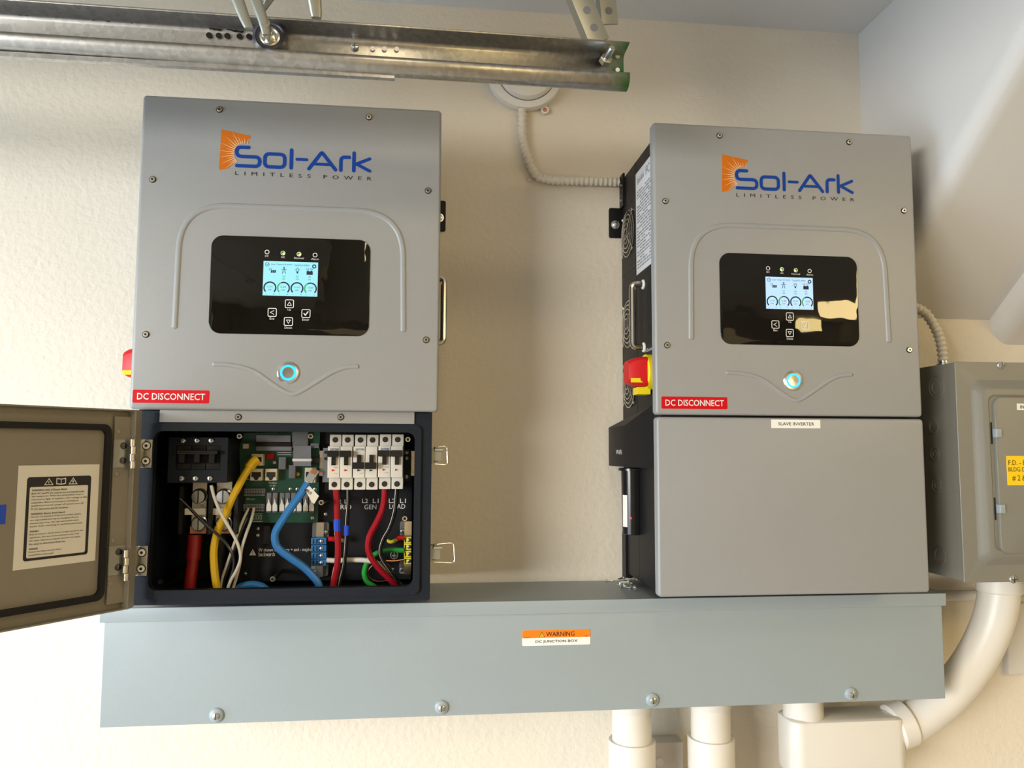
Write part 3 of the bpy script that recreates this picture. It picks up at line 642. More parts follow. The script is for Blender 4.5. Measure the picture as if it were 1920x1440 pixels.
# circuit breakers (three double-pole)
Yk = -.180
def pole_pts(u, v, Y=Yk): return xz(u, v, Y)
def breaker2(u0, u1, dv, on, label):
    """a double-pole miniature breaker between photo columns u0 and u1"""
    zs = {k: xz(690, v + dv, Yk)[1] for k, v in dict(t0=815, t1=837, n0=837, tg0=850, h=866, tg1=872, n1=896, b0=896, b1=919).items()}
    x0 = xz(u0, 866, Yk)[0]; x1 = xz(u1, 866, Yk)[0]; pw = (x1 - x0) / 2
    th = thing('circuit_breaker', (x0 + pw, -.12, zs['b1']), label, 'circuit breaker', 'double-pole breakers on the rail')
    for i in (0, 1):
        a, b = x0 + pw * i + .0002, x0 + pw * (i + 1) - .0002; cx = (a + b) / 2
        m = MB(); m.plate(a + .0012, b, zs['b1'], zs['t0'], .0006, Yk + .014, -.118, .0006)
        m.plate(a, b - .0006, zs['n1'], zs['n0'], .0006, Yk, Yk + .02, .0006); bd = obj('pole_body', m, 'breaker', th)
        for z in ((zs['t0'] + zs['t1']) / 2 + .001, (zs['b0'] + zs['b1']) / 2 - .0015):
            obj('terminal_hole', MB().lathe([(.0046, .0), (.0046, .0007)], (cx, Yk + .014, z), seg=18), 'black', bd)
            m = MB(); m.lathe([(.0030, .0006), (.0028, .0010)], (cx, Yk + .014, z), seg=10); m.m = 1; m.box(cx - .0025, cx + .0025, Yk + .0125, Yk + .013, z - .0004, z + .0004); obj('terminal_screw', m, ['darkmetal', 'black'], bd)
        # slot and toggle
        zc = zs['h'] + .003
        m = MB(); m.box(cx - .0078, cx + .0070, Yk - .0004, Yk + .001, zs['tg1'] - .002, zs['tg0'] - .001); obj('toggle_slot', m, 'breaker', bd)
        m = MB(); m.box(cx - .0034, cx + .0034, Yk - .004, Yk, zc - .0085, zc + .0085)
        zt_ = zc + .0095 if on else zc - .0095
        R = [[(x, Yk - .002, z) for x, z in rrect(cx - .0070, cx + .0066, zt_ - .0050, zt_ + .0050, .001)], [(x, Yk - .011, z) for x, z in rrect(cx - .0094, cx + .0088, zt_ - .0046, zt_ + .0058, .0015)]]
        m.loft(R); obj('toggle', m, 'blackgloss', bd)
        m = MB(); zq = zs['tg1'] - .0085; m.poly([(cx - .0028, zq - .0018), (cx + .0032, zq), (cx - .0028, zq + .0018)], Yk - .0003); obj('indicator_mark', m, 'labelred' if on else 'blackink', bd)
        if i == 0:
            m = MB(); m.text('EATON', a + .004, a + .0170, zs['n0'] - .0066, zs['n0'] - .0032, Yk - .0003, bold=.012); obj('lettering', m, 'logoblue', bd)
            m = MB(); rr = random.Random(int(u0))
            for k, z in enumerate((zq + .0055, zq + .0040, zq - .0045)): m.poly([(cx + .001, z), (cx + .0075, z), (cx + .0075, z - .0006), (cx + .001, z - .0006)], Yk - .0003)
            m.text('FAZ-D63', a + .001, a + .0125, zs['n1'] + .0008, zs['n1'] + .0034, Yk - .0003) if False else None
            obj('fine_print', m, 'greyink', bd)
    return th
breaker2(614, 661, 0, True, 'white double-pole breaker switched up, nearest the green circuit board')
breaker2(662, 708, 0, False, 'white double-pole breaker switched down in the middle of the row')
breaker2(709, 756, -1, True, 'white double-pole breaker switched up at the right end of the row')

# battery breaker with its terminals
Ybb = -.195
(x0, z1), (x1, z0) = xz(317, 820, Ybb), xz(425, 905, Ybb)
bb = thing('battery_breaker', ((x0 + x1) / 2, -.1, z0 - .09), 'black three-pole battery breaker with a wide linked toggle', 'circuit breaker')
m = MB(); o1 = rrect(x0, x1, z0, z1, .0008, 3); i1 = rrect(x0 + .0115, x1 - .0105, z0 + .020, z1 - .0125, .0008, 3)
m.ring(o1, i1, Ybb, -.10); m.poly(i1, Ybb + .006, Ybb + .02); obj('case', m, 'boxblack', bb)
a0, a1 = x0 + .0115, x1 - .0105; c0, c1 = z0 + .020, z1 - .0125; pw = (a1 - a0) / 3
for i in range(3):
    for f0, f1 in ((.01, .27), (.78, .99)): obj('pole_face', MB().plate(a0 + pw * i + .0006, a0 + pw * (i + 1) - .0006, c0 + (c1 - c0) * f0, c0 + (c1 - c0) * f1, .0004, Ybb + .002, Ybb + .0065, .0004), 'gasket', bb)
m = MB(); zt_ = c0 + (c1 - c0) * .72
m.plate(a0 + .004, a1 - .002, zt_ - .003, zt_ + .003, .002, Ybb - .012, Ybb - .004, .001)
for i in range(3): cx = a0 + pw * (i + .5); m.box(cx - .004, cx + .004, Ybb - .008, Ybb + .006, c0 + (c1 - c0) * .30, zt_)
obj('toggle', m, 'blackgloss', bb)
for u, v in ((343.5, 826), (370, 826), (396.5, 826), (340.5, 897), (367, 897), (394, 897)): q = A(u, v, Ybb); inst('case_screw', ME_PHIL, bb, q).scale = (1.35, 1.3, 1.35)
Yt = -.150
for u0, u1 in ((362, 385), (407, 432)):
    (p0, q1), (p1, q0) = xz(u0, 903, Yt), xz(u1, 1000, Yt)
    m = MB(); m.box(p0, p1, Yt, Yt + .006, q0, q1); tb = obj('terminal_bar', m, 'nickel', bb)
    obj('copper_lug', MB().box(p0 - .001, p1 + .002, Yt - .003, Yt + .002, q0, q0 + .012), 'copperpaint', tb)
    for v in (931, 982):
        q = A((u0 + u1) / 2, v, Yt - .004); m = MB(); m.lathe([(.0130, 0), (.0130, .002), (.0112, .003), (.0112, .007), (.0100, .009), (.0001, .0095)], q + Vector((0, .003, 0)), seg=22)
        m.m = 1; m.box(q.x - .0008, q.x + .0008, q.y - .0068, q.y - .006, q.z - .0105, q.z + .0105); obj('terminal_bolt', m, ['zinc', 'black'], tb)
    a = xz(u0 - 14, 953, Yt - .004); b = xz(u1 + 2, 965, Yt - .004)
    obj('crossbar', MB().plate(a[0], b[0], b[1], a[1], .001, Yt - .009, Yt - .003, .0005), 'wirewhite', tb)
for u in (337, 392, 440):
    (p0, q1), (p1, q0) = xz(u, 912, -.165), xz(u + 4, 1002, -.165); obj('barrier', MB().box(p0, p1, -.165, -.11, q0, q1), 'gasket', bb)

# circuit board
Yc = -.116
pb = thing('circuit_board', A(520, 980, Yc), 'green circuit board with sockets, relays and terminal strips', 'circuit board')
pts = [xz(u, v, Yc) for u, v in ((449, 836), (458, 812), (600, 810), (596, 980), (448, 980), (450, 880))]
m = MB(); m.poly(pts, Yc, Yc + .002); obj('board', m, 'pcb', pb)
def pbox(name, u0, v0, u1, v1, m_, d, parent=pb, r=.0004, base=Yc):
    Y = base - d; a = xz(u0, v1, Y); b = xz(u1, v0, Y); return obj(name, MB().plate(a[0], b[0], a[1], b[1], r, Y, base, min(.0006, d / 3)), m_, parent)
def jack(u0, v0, u1, v1, plug=False):
    d = .016; Y = Yc - d; x0, z0 = xz(u0, v1, Y); x1, z1 = xz(u1, v0, Y)
    j = obj('ethernet_jack', MB().plate(x0, x1, z0, z1, .0004, Y, Yc, .0004), 'jack', pb)
    w_ = x1 - x0; h = z1 - z0; cx = (x0 + x1) / 2
    m = MB(); f = [(.10, .72), (.10, .30), (.28, .30), (.28, .16), (.36, .16), (.36, .04), (.64, .04), (.64, .16), (.72, .16), (.72, .30), (.90, .30), (.90, .72)]
    m.poly([(x0 + w_ * a, z0 + h * b) for a, b in f], Y - .0003); obj('socket_opening', m, 'black', j)
jack(471, 851, 493, 873); jack(469, 879, 492, 901); jack(497, 879, 519, 901); jack(571, 877, 592, 905)
pbox('dip_switch', 500, 850, 514, 860, 'labelred', .004)
rb = pbox('ribbon_connector', 480, 816, 545, 830, 'ribbon', .012); 
for i in range(16):
    x, z = xz(481 + i * 4.1, 823, Yc - .0122); 
pbox('ribbon_connector', 480, 837, 547, 845, 'ribbon', .013); pbox('connector_strap', 479, 829, 546, 837, 'gasket', .014)
pbox('ribbon_cable', 547, 808, 578, 840, 'pcbgrey', .010); m = MB()
a = [A(550, 836, Yc - .013), A(583, 836, Yc - .013), A(583, 874, Yc - .020), A(550, 874, Yc - .020)]
m.add([*a] + [p + Vector((0, .002, 0)) for p in a], [(0, 1, 2, 3), (7, 6, 5, 4), (0, 4, 5, 1), (1, 5, 6, 2), (2, 6, 7, 3), (3, 7, 4, 0)]); obj('ribbon_cable', m, 'ribbon', pb)
pbox('cable_clamp', 548, 860, 584, 865, 'white', .022)
pbox('relay', 522, 857, 536, 880, 'pcbgrey', .012); pbox('relay', 541, 872, 554, 897, 'pcbgrey', .013); pbox('relay', 585, 858, 599, 868, 'black', .010)
pbox('terminal_clip', 582, 831, 598, 840, 'pcbgrey', .008); pbox('terminal_clip', 455, 832, 466, 841, 'jack', .006)
q = A(558, 889, Yc - .003); obj('capacitor', MB().lathe([(.0001, -.004), (.0035, -.002), (.0042, 0), (.0035, .002), (.0001, .004)], q, (1, .3, 0), 12), 'cableyellow', pb)
for u, v in ((515, 867), (513, 917), (545, 917), (558, 917), (591, 917), (586, 971)): inst('board_screw', ME_PHIL, pb, A(u, v, Yc))
for u0, v0, u1, v1, n in ((457, 916, 497, 930, 8), (449, 945, 496, 959, 10)):
    tb = pbox('terminal_strip', u0, v0, u1, v1, 'pcbgrey', .010); Y = Yc - .0103
    m = MB()
    for i in range(n):
        a = xz(u0 + (u1 - u0) * (i + .5) / n, v0 + (v1 - v0) * .68, Y); m.poly(rrect(a[0] - .0014, a[0] + .0014, a[1] - .0016, a[1] + .0016, .0003, 2), Y)
        a = xz(u0 + (u1 - u0) * (i + .5) / n, v0 + (v1 - v0) * .28, Y); m.disc(a[0], a[1], .0012, Y, 8)
    obj('terminal_opening', m, 'black', tb)
for i, u in enumerate((504, 515.3, 528.5, 539, 550, 561, 573, 584)):
    k = pbox('lever_terminal', u - 5, 924, u + 5, 961, 'pcbgrey', .014); Y = Yc - .0145
    p = [xz(u + dx, v, Y - .002) for dx, v in ((-4.4, 958), (4.4, 958), (4.4, 948), (1.6, 942), (0, 934), (-1.6, 942), (-4.4, 948))]
    obj('lever', MB().poly(p, Y - .003, Y), 'white', k)
m = MB()
for s_, u0, u1, v0, v1 in (('Modbus', 504, 519, 903, 907), ('WiFi_input', 462, 478, 934, 938), ('RS-485', 506, 517, 909, 912)):
    a = xz(u0, v1, Yc); b = xz(u1, v0, Yc); m.text(s_, a[0], b[0], a[1], b[1], Yc - .0004)
for u0, v0, u1, v1 in ((476, 963, 492, 964), (474, 977, 492, 978), (456, 898, 470, 899), (520, 848, 546, 849), (520, 852, 546, 853)):
    a = xz(u0, v1, Yc); b = xz(u1, v0, Yc); m.poly([(a[0], a[1]), (b[0], a[1]), (b[0], b[1]), (a[0], b[1])], Yc - .0004)
for u in (477, 483, 489): a = xz(u, 970, Yc); m.ribbon(rrect(a[0] - .0016, a[0] + .0016, a[1] - .003, a[1] + .003, .0002, 1), .0005, Yc - .0004, True)
obj('board_print', m, 'whiteink', pb)

# bus bars
def bus(name, label, u0, u1, vs, v0, v1, m_, mirrored):
    Y = -.125; a = xz(u0, v1, Y); b = xz(u1, v0, Y); xm = (a[0] + b[0]) / 2
    th = thing(name, (xm, YP, a[1]), label, 'terminal block')
    xo = .006
    obj('rail', MB().box(xm - .006, xm + .006, Y + .004, Y + .012, a[1], b[1]), 'nickel', th)
    for z0, z1 in ((a[1], a[1] + .022), (b[1] - .028, b[1])):
        m = MB(); m.plate(xm - .014 if not mirrored else xm - .014, xm + (.014 if not mirrored else .004), z0, z1, .004, Y + .010, YP - .001, .001); sp = obj('support', m, 'pcbgrey', th)
        q = Vector((xm - .0095 if (z0 == a[1]) else xm + (.0095 if not mirrored else -.0095), Y + .010, (z0 + z1) / 2 - .003)); o = inst('support_screw', ME_PHIL, sp, q); o.scale = (1.3, 1.3, 1.3)
    for v in vs:
        c = xz((u0 + u1) / 2, v, Y - .004); wd = (b[0] - a[0]) / 2
        m = MB(); m.plate(c[0] - wd, c[0] + wd, c[1] - .0053, c[1] + .0053, .0006, Y - .010, Y + .006, .0006); tm = obj('terminal', m, m_, th)
        m = MB()
        if mirrored: m.box(c[0] - wd + .0008, c[0] - wd + .0030, Y - .0106, Y - .0095, c[1] - .0035, c[1] + .0035)
        else:
            for k in (.12, .34, .50): m.box(c[0] - wd + 2 * wd * k, c[0] - wd + 2 * wd * (k + .08), Y - .0106, Y - .0095, c[1] - .004, c[1] + .004)
        obj('terminal_slot', m, 'black', tm)
        o = inst('terminal_screw', ME_PHIL, tm, (c[0] + wd * .38, Y - .010, c[1]))
bus('neutral_bus', 'terminal bus with four blue clamps beside the red and black cables', 583, 614, (1014, 1027.5, 1041, 1054), 980, 1083, 'termblue', False)
bus('ground_bus', 'terminal bus with four yellow clamps at the right edge of the compartment', 757, 772, (1012, 1024.5, 1038, 1051), 978, 1078, 'termyellow', True)

# cables
def cable(name, pts, r, m_, label, parts=(), group=None, seg=10, painted_highlight=None):
    P = smooth([A(*p) for p in pts], 8); zb_ = min(P, key=lambda q: q.z)
    th = thing(name, zb_, label, 'cable', group); obj('jacket', MB().tube(P, r, seg), m_, th)
    if painted_highlight:
        q = [p + Vector((-r * .5, -r * .84, 0)) for p in P]; obj('painted_highlight', MB().tube(q, r * .13, 5), painted_highlight, th)  # thin pale tube stands in for the gloss highlight on black jackets
    for nm, i0, i1, rr, mm in parts: obj(nm, MB().tube(P[i0:i1], rr, seg), mm, th)
    return th, P
cable('ethernet_cable', [(482, 862, -.148), (474, 868, -.152), (462, 885, -.158), (447, 912, -.162), (433, 940, -.165), (420, 970, -.168), (407, 1000, -.170), (401, 1030, -.172), (401, 1055, -.174), (404, 1085, -.176), (409, 1112, -.176)], .0060, 'cableyellow', 'yellow network cable plugged into the circuit board', (('plug_boot', 0, 14, .0085, 'cableyellow'),))
th, P = cable('ethernet_cable', [(577, 906, -.160), (566, 924, -.163), (548, 948, -.165), (530, 975, -.166), (517, 997, -.166), (516, 1015, -.165), (523, 1029, -.163), (545, 1046, -.160), (568, 1062, -.157), (585, 1078, -.154), (597, 1094, -.152), (601, 1112, -.150)], .0064, 'cableblue', 'loose blue network cable with clear plug and cream tag')
d = (P[0] - P[4]).normalized(); sd = d.cross(Vector((0, 1, 0))).normalized()
fr = lambda p: P[0] + d * p.z + sd * p.x + Vector((0, p.y, 0))
obj('clear_plug', MB(T=fr).plate(-.0065, .0065, .003, .026, .001, -.006, .005, .001), 'clear', th); obj('plug_contacts', MB(T=fr).box(-.005, .005, -.0064, -.0058, .018, .0255), 'copper', th)
a = [A(u, v, -.170) for u, v in ((572, 918), (580, 911), (598, 930), (589, 945), (584, 941))]
m = MB(); m.add(a + [p + Vector((0, .0006, 0)) for p in a], [(0, 1, 2, 3, 4), (9, 8, 7, 6, 5)] + [(i, (i + 1) % 5, 5 + (i + 1) % 5, 5 + i) for i in range(5)]); tg = obj('tag', m, 'paper', th)
ta, tb_ = A(570, 917, -.1706), A(583, 927, -.1706); tdir = (tb_ - ta); tup = Vector((-tdir.z, 0, tdir.x)).normalized()
m = MB(T=lambda p: ta + tdir * p.x + tup * p.z); m.text('MBUS', .1, 1, -.0012, .0034, 0, bold=.01); obj('lettering', m, 'blackink', tg)
cable('ethernet_cable', [(440, 1110, -.150), (452, 1100, -.150), (470, 1096, -.150), (490, 1099, -.150), (505, 1112, -.150)], .0060, 'cableblue', 'short loop of blue network cable at the bottom of the compartment')
cable('power_cable', [(629, 912, -.160), (631, 935, -.162), (632, 965, -.164), (633, 1000, -.165), (634, 1030, -.165), (632, 1060, -.165), (627, 1085, -.163), (622, 1115, -.162)], .0052, 'cablered', 'straight red power cable with blue tape under the first breaker', (('blue_tape', 18, 24, .0058, 'tapeblue'),))
cable('power_cable', [(653, 912, -.160), (653, 940, -.160), (651, 970, -.160), (650, 1000, -.160), (648, 1030, -.160), (645, 1060, -.160), (638, 1090, -.158), (632, 1115, -.156)], .0034, 'blackgloss', 'straight black power cable with blue tape under the first breaker', (('blue_tape', 20, 26, .0046, 'tapeblue'),), painted_highlight='wirewhite')
cable('power_cable', [(721, 912, -.158), (721, 930, -.160), (717, 955, -.163), (706, 980, -.166), (694, 1003, -.168), (690, 1025, -.168), (695, 1044, -.167), (710, 1065, -.165), (728, 1083, -.162), (750, 1108, -.158)], .0052, 'cablered', 'bowed red power cable under the right-hand breaker')
cable('power_cable', [(744, 912, -.156), (743, 930, -.157), (740, 958, -.158), (731, 988, -.158), (719, 1010, -.158), (713, 1032, -.158), (718, 1050, -.157), (732, 1070, -.156), (745, 1090, -.155), (752, 1106, -.155)], .0038, 'blackgloss', 'bowed black power cable under the right-hand breaker', painted_highlight='wirewhite')
cable('power_cable', [(613, 1050, -.140), (630, 1051, -.142), (655, 1050, -.145), (680, 1050, -.147), (700, 1053, -.149), (712, 1060, -.150), (725, 1070, -.150), (738, 1082, -.150), (750, 1098, -.150)], .0042, 'wirewhite', 'white neutral cable from the blue terminals', (('bare_end', 0, 5, .0030, 'copper'),))
cable('ground_cable', [(757, 1032, -.135), (735, 1031, -.137), (715, 1034, -.140), (698, 1043, -.143), (687, 1058, -.146), (683, 1075, -.148), (688, 1090, -.148), (702, 1100, -.147), (712, 1112, -.146)], .0044, 'cablegreen', 'green grounding cable curling from the yellow terminals')
cable('ground_wire', [(758, 1049, -.140), (740, 1052, -.142), (722, 1052, -.143), (706, 1056, -.144), (693, 1066, -.145), (690, 1078, -.145), (698, 1087, -.144), (712, 1090, -.143), (728, 1088, -.142)], .0012, 'copper', 'thin bare copper ground wire looping under the green cable', seg=6)
cable('ground_wire', [(758, 1008, -.135), (748, 1008, -.135), (742, 1013, -.130), (733, 1016, -.120), (728, 1014, -.108)], .0030, 'termyellow', 'short yellow-green ground wire with red sleeve', (('red_sleeve', 0, 12, .0042, 'red'),))
cable('neutral_wire', [(616, 1010, -.140), (628, 1011, -.140), (640, 1013, -.132), (650, 1014, -.115)], .0032, 'wirewhite', 'short white wire with red sleeve behind the red cable', (('red_sleeve', 0, 12, .0042, 'red'),))
cable('battery_cable', [(366, 1003, -.150), (364, 1030, -.152), (361, 1060, -.154), (357, 1090, -.156), (354, 1115, -.156)], .0092, 'batteryred', 'thick red battery cable under the battery breaker', (('heat_shrink', 0, 14, .0108, 'batteryred'),), seg=14)
cable('battery_cable', [(412, 1003, -.148), (412, 1035, -.148), (411, 1070, -.148), (410, 1115, -.148)], .0092, 'gasket', 'thick black battery cable under the battery breaker', seg=14)
cable('control_wire', [(337, 935, -.185), (352, 949, -.184), (380, 978, -.183), (405, 1000, -.182), (425, 1020, -.180), (437, 1043, -.178), (438, 1065, -.176), (430, 1090, -.174), (424, 1112, -.172)], .0024, 'blackgloss', 'thin black wire with bare end crossing the yellow cable', (('bare_end', 0, 7, .0018, 'copper'),), seg=8)
cable('control_wire', [(396, 910, -.188), (401, 930, -.187), (412, 958, -.186), (430, 990, -.184), (445, 1018, -.182), (451, 1045, -.180), (444, 1068, -.178), (433, 1088, -.176), (424, 1112, -.174)], .0025, 'wirewhite', 'thin white wire with bare end under the battery breaker', (('bare_end', 0, 5, .0019, 'copper'),), seg=8)
cable('control_wire', [(476, 953, -.130), (471, 975, -.145), (462, 1000, -.155), (453, 1030, -.160), (450, 1055, -.162), (444, 1080, -.163), (434, 1112, -.163)], .0024, 'wirewhite', 'thin white wire rising to the lower terminal strip', seg=8)
cable('control_wire', [(466, 954, -.130), (458, 970, -.142), (448, 995, -.150), (437, 1025, -.156), (425, 1060, -.160), (417, 1085, -.161), (414, 1112, -.161)], .0022, 'wirewhite', 'thin grey wire left of the white wires at the terminal strip', seg=8)
cable('control_wire', [(470, 954, -.130), (463, 973, -.142), (452, 1000, -.151), (440, 1032, -.157), (428, 1065, -.160), (420, 1090, -.161), (417, 1112, -.161)], .0022, 'blackgloss', 'thin black wire beside the grey wire at the terminal strip', seg=8)

# ------------------------------------------------------------------ wireway trough under the inverters
TZ0, TZ1, TD = -.9722 + ZO, -.7925 + ZO, .1766; TX0, TX1 = -.0500, 1.3430
tr = thing('wireway', ((TX0 + TX1) / 2, 0, TZ0), 'long grey metal wireway trough under both inverters', 'wireway')
obj('trough_body', MB().plate(TX0, TX1, TZ0, TZ1 - .003, .0008, -TD, -.0008, .0012), 'trough', tr)
m = MB(); m.box(TX0 - .006, TX1 + .006, -TD - .003, -.0012, TZ1 - .0025, TZ1); m.plate(TX0 - .006, TX1 + .006, TZ1 - .0215, TZ1, .0006, -TD - .0035, -TD - .0008, .0010)
m.box(TX0 - .006, TX0 - .004, -TD - .001, -.0012, TZ1 - .0215, TZ1); m.box(TX1 + .004, TX1 + .006, -TD - .001, -.0012, TZ1 - .0215, TZ1); obj('lid', m, 'trough', tr)
for u, v in ((406, 1341), (828, 1326), (1223, 1312), (1595, 1301)):
    q = A(u, v, -TD); m = MB(); m.lathe([(.0113, 0), (.0108, .0022), (.0085, .0042), (.0058, .0050)], q, seg=26); o = obj('washer', m, 'trough', tr)
    m = MB(); m.lathe([(.0056, .0046), (.0052, .0066), (.003, .0078), (.0001, .0080)], q, seg=18); m.m = 1; m.box(q.x - .0006, q.x + .0006, q.y - .0084, q.y - .0070, q.z - .0045, q.z + .0045); obj('screw', m, ['zinc', 'darkmetal'], o)
x0, x1, z0, z1 = .6028, .7165, -.8655 + ZO, -.8405 + ZO
s_ = sticker('warning_sticker', tr, x0, x1, z0, z1, -TD, 'white', .0025)
m = MB(); m.poly([(x0, z0 + .0125), (x1, z0 + .0125)] + [(x1 - .0025 + .0025 * math.cos(a * PI / 8), z1 - .0025 + .0025 * math.sin(a * PI / 8)) for a in range(5)] + [(x0 + .0025 - .0025 * math.sin(a * PI / 8), z1 - .0025 + .0025 * math.cos(a * PI / 8)) for a in range(5)], -TD - .0006); obj('warning_band', m, 'labelorange', s_)
m = MB(); m.text('WARNING', x0 + .0395, x0 + .0870, z0 + .0145, z0 + .0220, -TD - .0009, bold=.006); m.text('DC JUNCTION BOX', x0 + .0220, x0 + .0920, z0 + .0035, z0 + .0088, -TD - .0009, bold=.004)
c = (x0 + .0325, z0 + .0168); m.poly([(c[0] - .0048, c[1] - .0028), (c[0] + .0048, c[1] - .0028), (c[0], c[1] + .0058)], -TD - .0008); m.poly([(x0 + .003, z0 + .0135), (x0 + .014, z0 + .0135), (x0 + .014, z0 + .0140), (x0 + .003, z0 + .0140)], -TD - .0009); m.poly([(x1 - .009, z0 + .0135), (x1 - .004, z0 + .0135), (x1 - .004, z0 + .0142), (x1 - .009, z0 + .0142)], -TD - .0009)
obj('lettering', m, 'blackink', s_)
m = MB(); m.poly([(c[0] - .0036, c[1] - .0022), (c[0] + .0036, c[1] - .0022), (c[0], c[1] + .0042)], -TD - .0010); obj('symbol', m, 'labelyellow', s_)
m = MB(); m.ribbon([(c[0], c[1] + .0018), (c[0], c[1] - .0004)], .0008, -TD - .0012); m.disc(c[0], c[1] - .0014, .0005, -TD - .0012, 8); obj('symbol_mark', m, 'blackink', s_)
# loose screws lying on the trough lid
m = MB(); m.lathe([(.0001, 0), (.0012, .002), (.0016, .004), (.0016, .013), (.0034, .0132), (.0034, .0165), (.0022, .0175)], (0, 0, 0), (1, 0, 0), 8); ME_LOOSE = proto('screw', m, 'zinc')
rr = random.Random(11)
for i in range(15):
    x = .775 + .034 * rr.random() + .004; y = -.060 - .045 * rr.random(); lay = i % 3
    o = bpy.data.objects.new('loose_screw', ME_LOOSE); COL.objects.link(o); o.location = (x, y, TZ1 + .0036 + lay * .0052); o.rotation_euler = (0, rr.uniform(-.25, .25) if lay else 0.08, rr.uniform(0, 6.28))
    tag(o, 'small zinc screw in the heap on the wireway lid', 'screw', 'loose screws on the wireway')

# ------------------------------------------------------------------ electrical panel on the right
PX0, PX1, PZ0, PZ1, PY = 1.349, 1.72, -.766 + ZO, -.390 + ZO, -.2285
ep = thing('electrical_panel', ((PX0 + PX1) / 2, 0, PZ0), 'grey electrical panel box with hinged door at the right edge', 'electrical panel')
obj('box', MB().plate(PX0 + .0015, PX1, PZ0 + .002, PZ1 - .001, .001, PY + .003, -.001, .0005), 'panelgrey', ep)
m = MB(); rg = []
for q, y, r in ((0, PY + .004, .001), (0, PY + .0008, .001), (.0008, PY, .001), (.027, PY, .016), (.032, PY - .003, .015), (.039, PY - .010, .014), (.043, PY - .0115, .013), (.050, PY - .0115, .012), (.053, PY - .0095, .011)):
    rg.append([(x, y, z) for x, z in rrect(PX0 + q, PX1 - q, PZ0 + q * 1.05, PZ1 - q * 1.15, r, 6)])
m.loft(rg); cv = obj('trim_cover', m, 'panelgrey', ep, 25)
dx0, dz0_, dz1_ = 1.4085, -.7165 + ZO, -.4520 + ZO
m = MB(); m.plate(dx0, PX1 - .06, dz0_, dz1_, .013, PY - .0145, PY - .009, .0012, 6); dr = obj('panel_door', m, 'panelgrey', ep)
for v in (812, 954):
    q = A(1856, v, PY - .012); m = MB(); m.plate(dx0 - .0022, dx0 + .0085, q.z - .0075, q.z + .0075, .001, PY - .0185, PY - .009, .0015); obj('hinge_tab', m, 'trough', dr)
    m = MB(); m.plate(dx0 - .006, dx0 - .003, q.z - .019, q.z + .019, .0014, PY - .0100, PY - .0090, .0003); obj('hinge_slot', m, 'gasket', dr)
for u, v in ((1876, 685), (1899, 1086)):
    q = A(u, v, PY); m = MB(); m.lathe([(.0072, 0), (.0070, .0016), (.005, .0034), (.0001, .0042)], q, seg=18); m.m = 1; m.box(q.x - .005, q.x + .005, q.y - .0046, q.y - .0036, q.z - .0006, q.z + .0006); m.box(q.x - .0006, q.x + .0006, q.y - .0046, q.y - .0036, q.z - .005, q.z + .005); obj('cover_screw', m, ['zinc', 'darkmetal'], cv)
for y, z, rs in ((-.177, -.430, (.021, .0135)), (-.165, -.501, (.0125,)), (-.165, -.549, (.0125, .006)), (-.166, -.606, (.0125, .006)), (-.168, -.730, (.0150,))):
    m = MB()
    for r in rs: m.lathe([(r, 0), (r, .0018), (r - .0011, .0022), (r - .0022, .0004)], (PX0 + .0018, y, z + ZO), (-1, 0, 0), 28, cap=False)
    m.lathe([(rs[-1] - .003, 0), (rs[-1] - .0035, .0006)], (PX0 + .0018, y, z + ZO), (-1, 0, 0), 24); obj('knockout', m, 'panelgrey', ep)
a = xz(1907, 769, PY - .0145); b = xz(1940, 757, PY - .0145); s_ = sticker('white_sticker', dr, a[0], b[0], a[1], b[1], PY - .0145, 'white', .0004)
a = xz(1913, 766, PY - .015); b = xz(1920, 760, PY - .015); obj('lettering', MB().text('IN', a[0], b[0], a[1], b[1], PY - .0153, bold=.01), 'blackink', s_)
a = xz(1889, 910, PY - .0145); b = xz(1985, 855, PY - .0145); s_ = sticker('yellow_sticker', dr, a[0], b[0], a[1], b[1], PY - .0145, 'labelyellow', .0004)
m = MB()
for s2, u0, u1, v0, v1 in (('F.D. - E', 1891, 1922, 863, 872), ('BLDG D', 1891, 1922, 876, 884), ('# 2 &', 1898, 1923, 891, 902)):
    a = xz(u0, v1, PY - .015); b = xz(u1, v0, PY - .015); m.text(s2, a[0], b[0], a[1], b[1], PY - .0153)
obj('lettering', m, 'blackink', s_)

# armoured cables
def armored(name, pts, r, label, conn):
    P = smooth(pts, 14); L = [0]
    for i in range(1, len(P)): L.append(L[-1] + (P[i] - P[i - 1]).length)
    n = int(L[-1] / .0016); Q = []; rr = []; j = 0
    for i in range(n + 1):
        s = L[-1] * i / n
        while j < len(L) - 2 and L[j + 1] < s: j += 1
        f = (s - L[j]) / max(1e-9, L[j + 1] - L[j]); Q.append(P[j].lerp(P[j + 1], f)); rr.append(r * (1 + .15 * math.cos(2 * PI * s / .0095)))
    th = thing(name, min(P, key=lambda q: q.z), label, 'cable', 'armoured flexible cables'); obj('armor', MB().tube(Q, rr, 12), 'cablewhite', th)
    for c, ax in conn: obj('connector', MB().lathe([(.0105, 0), (.0105, .004), (.0125, .005), (.0125, .010), (.0095, .012), (.0095, .016)], c, ax, 14), 'zinc', th)
    return th
armored('armored_cable', [(.6208, -.012, .118 + ZO), (.6222, -.012, .0605 + ZO), (.6355, -.012, .0115 + ZO), (.6500, -.012, -.0125 + ZO), (.6750, -.013, -.0207 + ZO), (.749, -.013, -.0200 + ZO), (.800, -.013, -.0195 + ZO), (.813, -.014, -.0195 + ZO)], .0082, 'white armoured cable from the smoke alarm to the closed inverter', ())
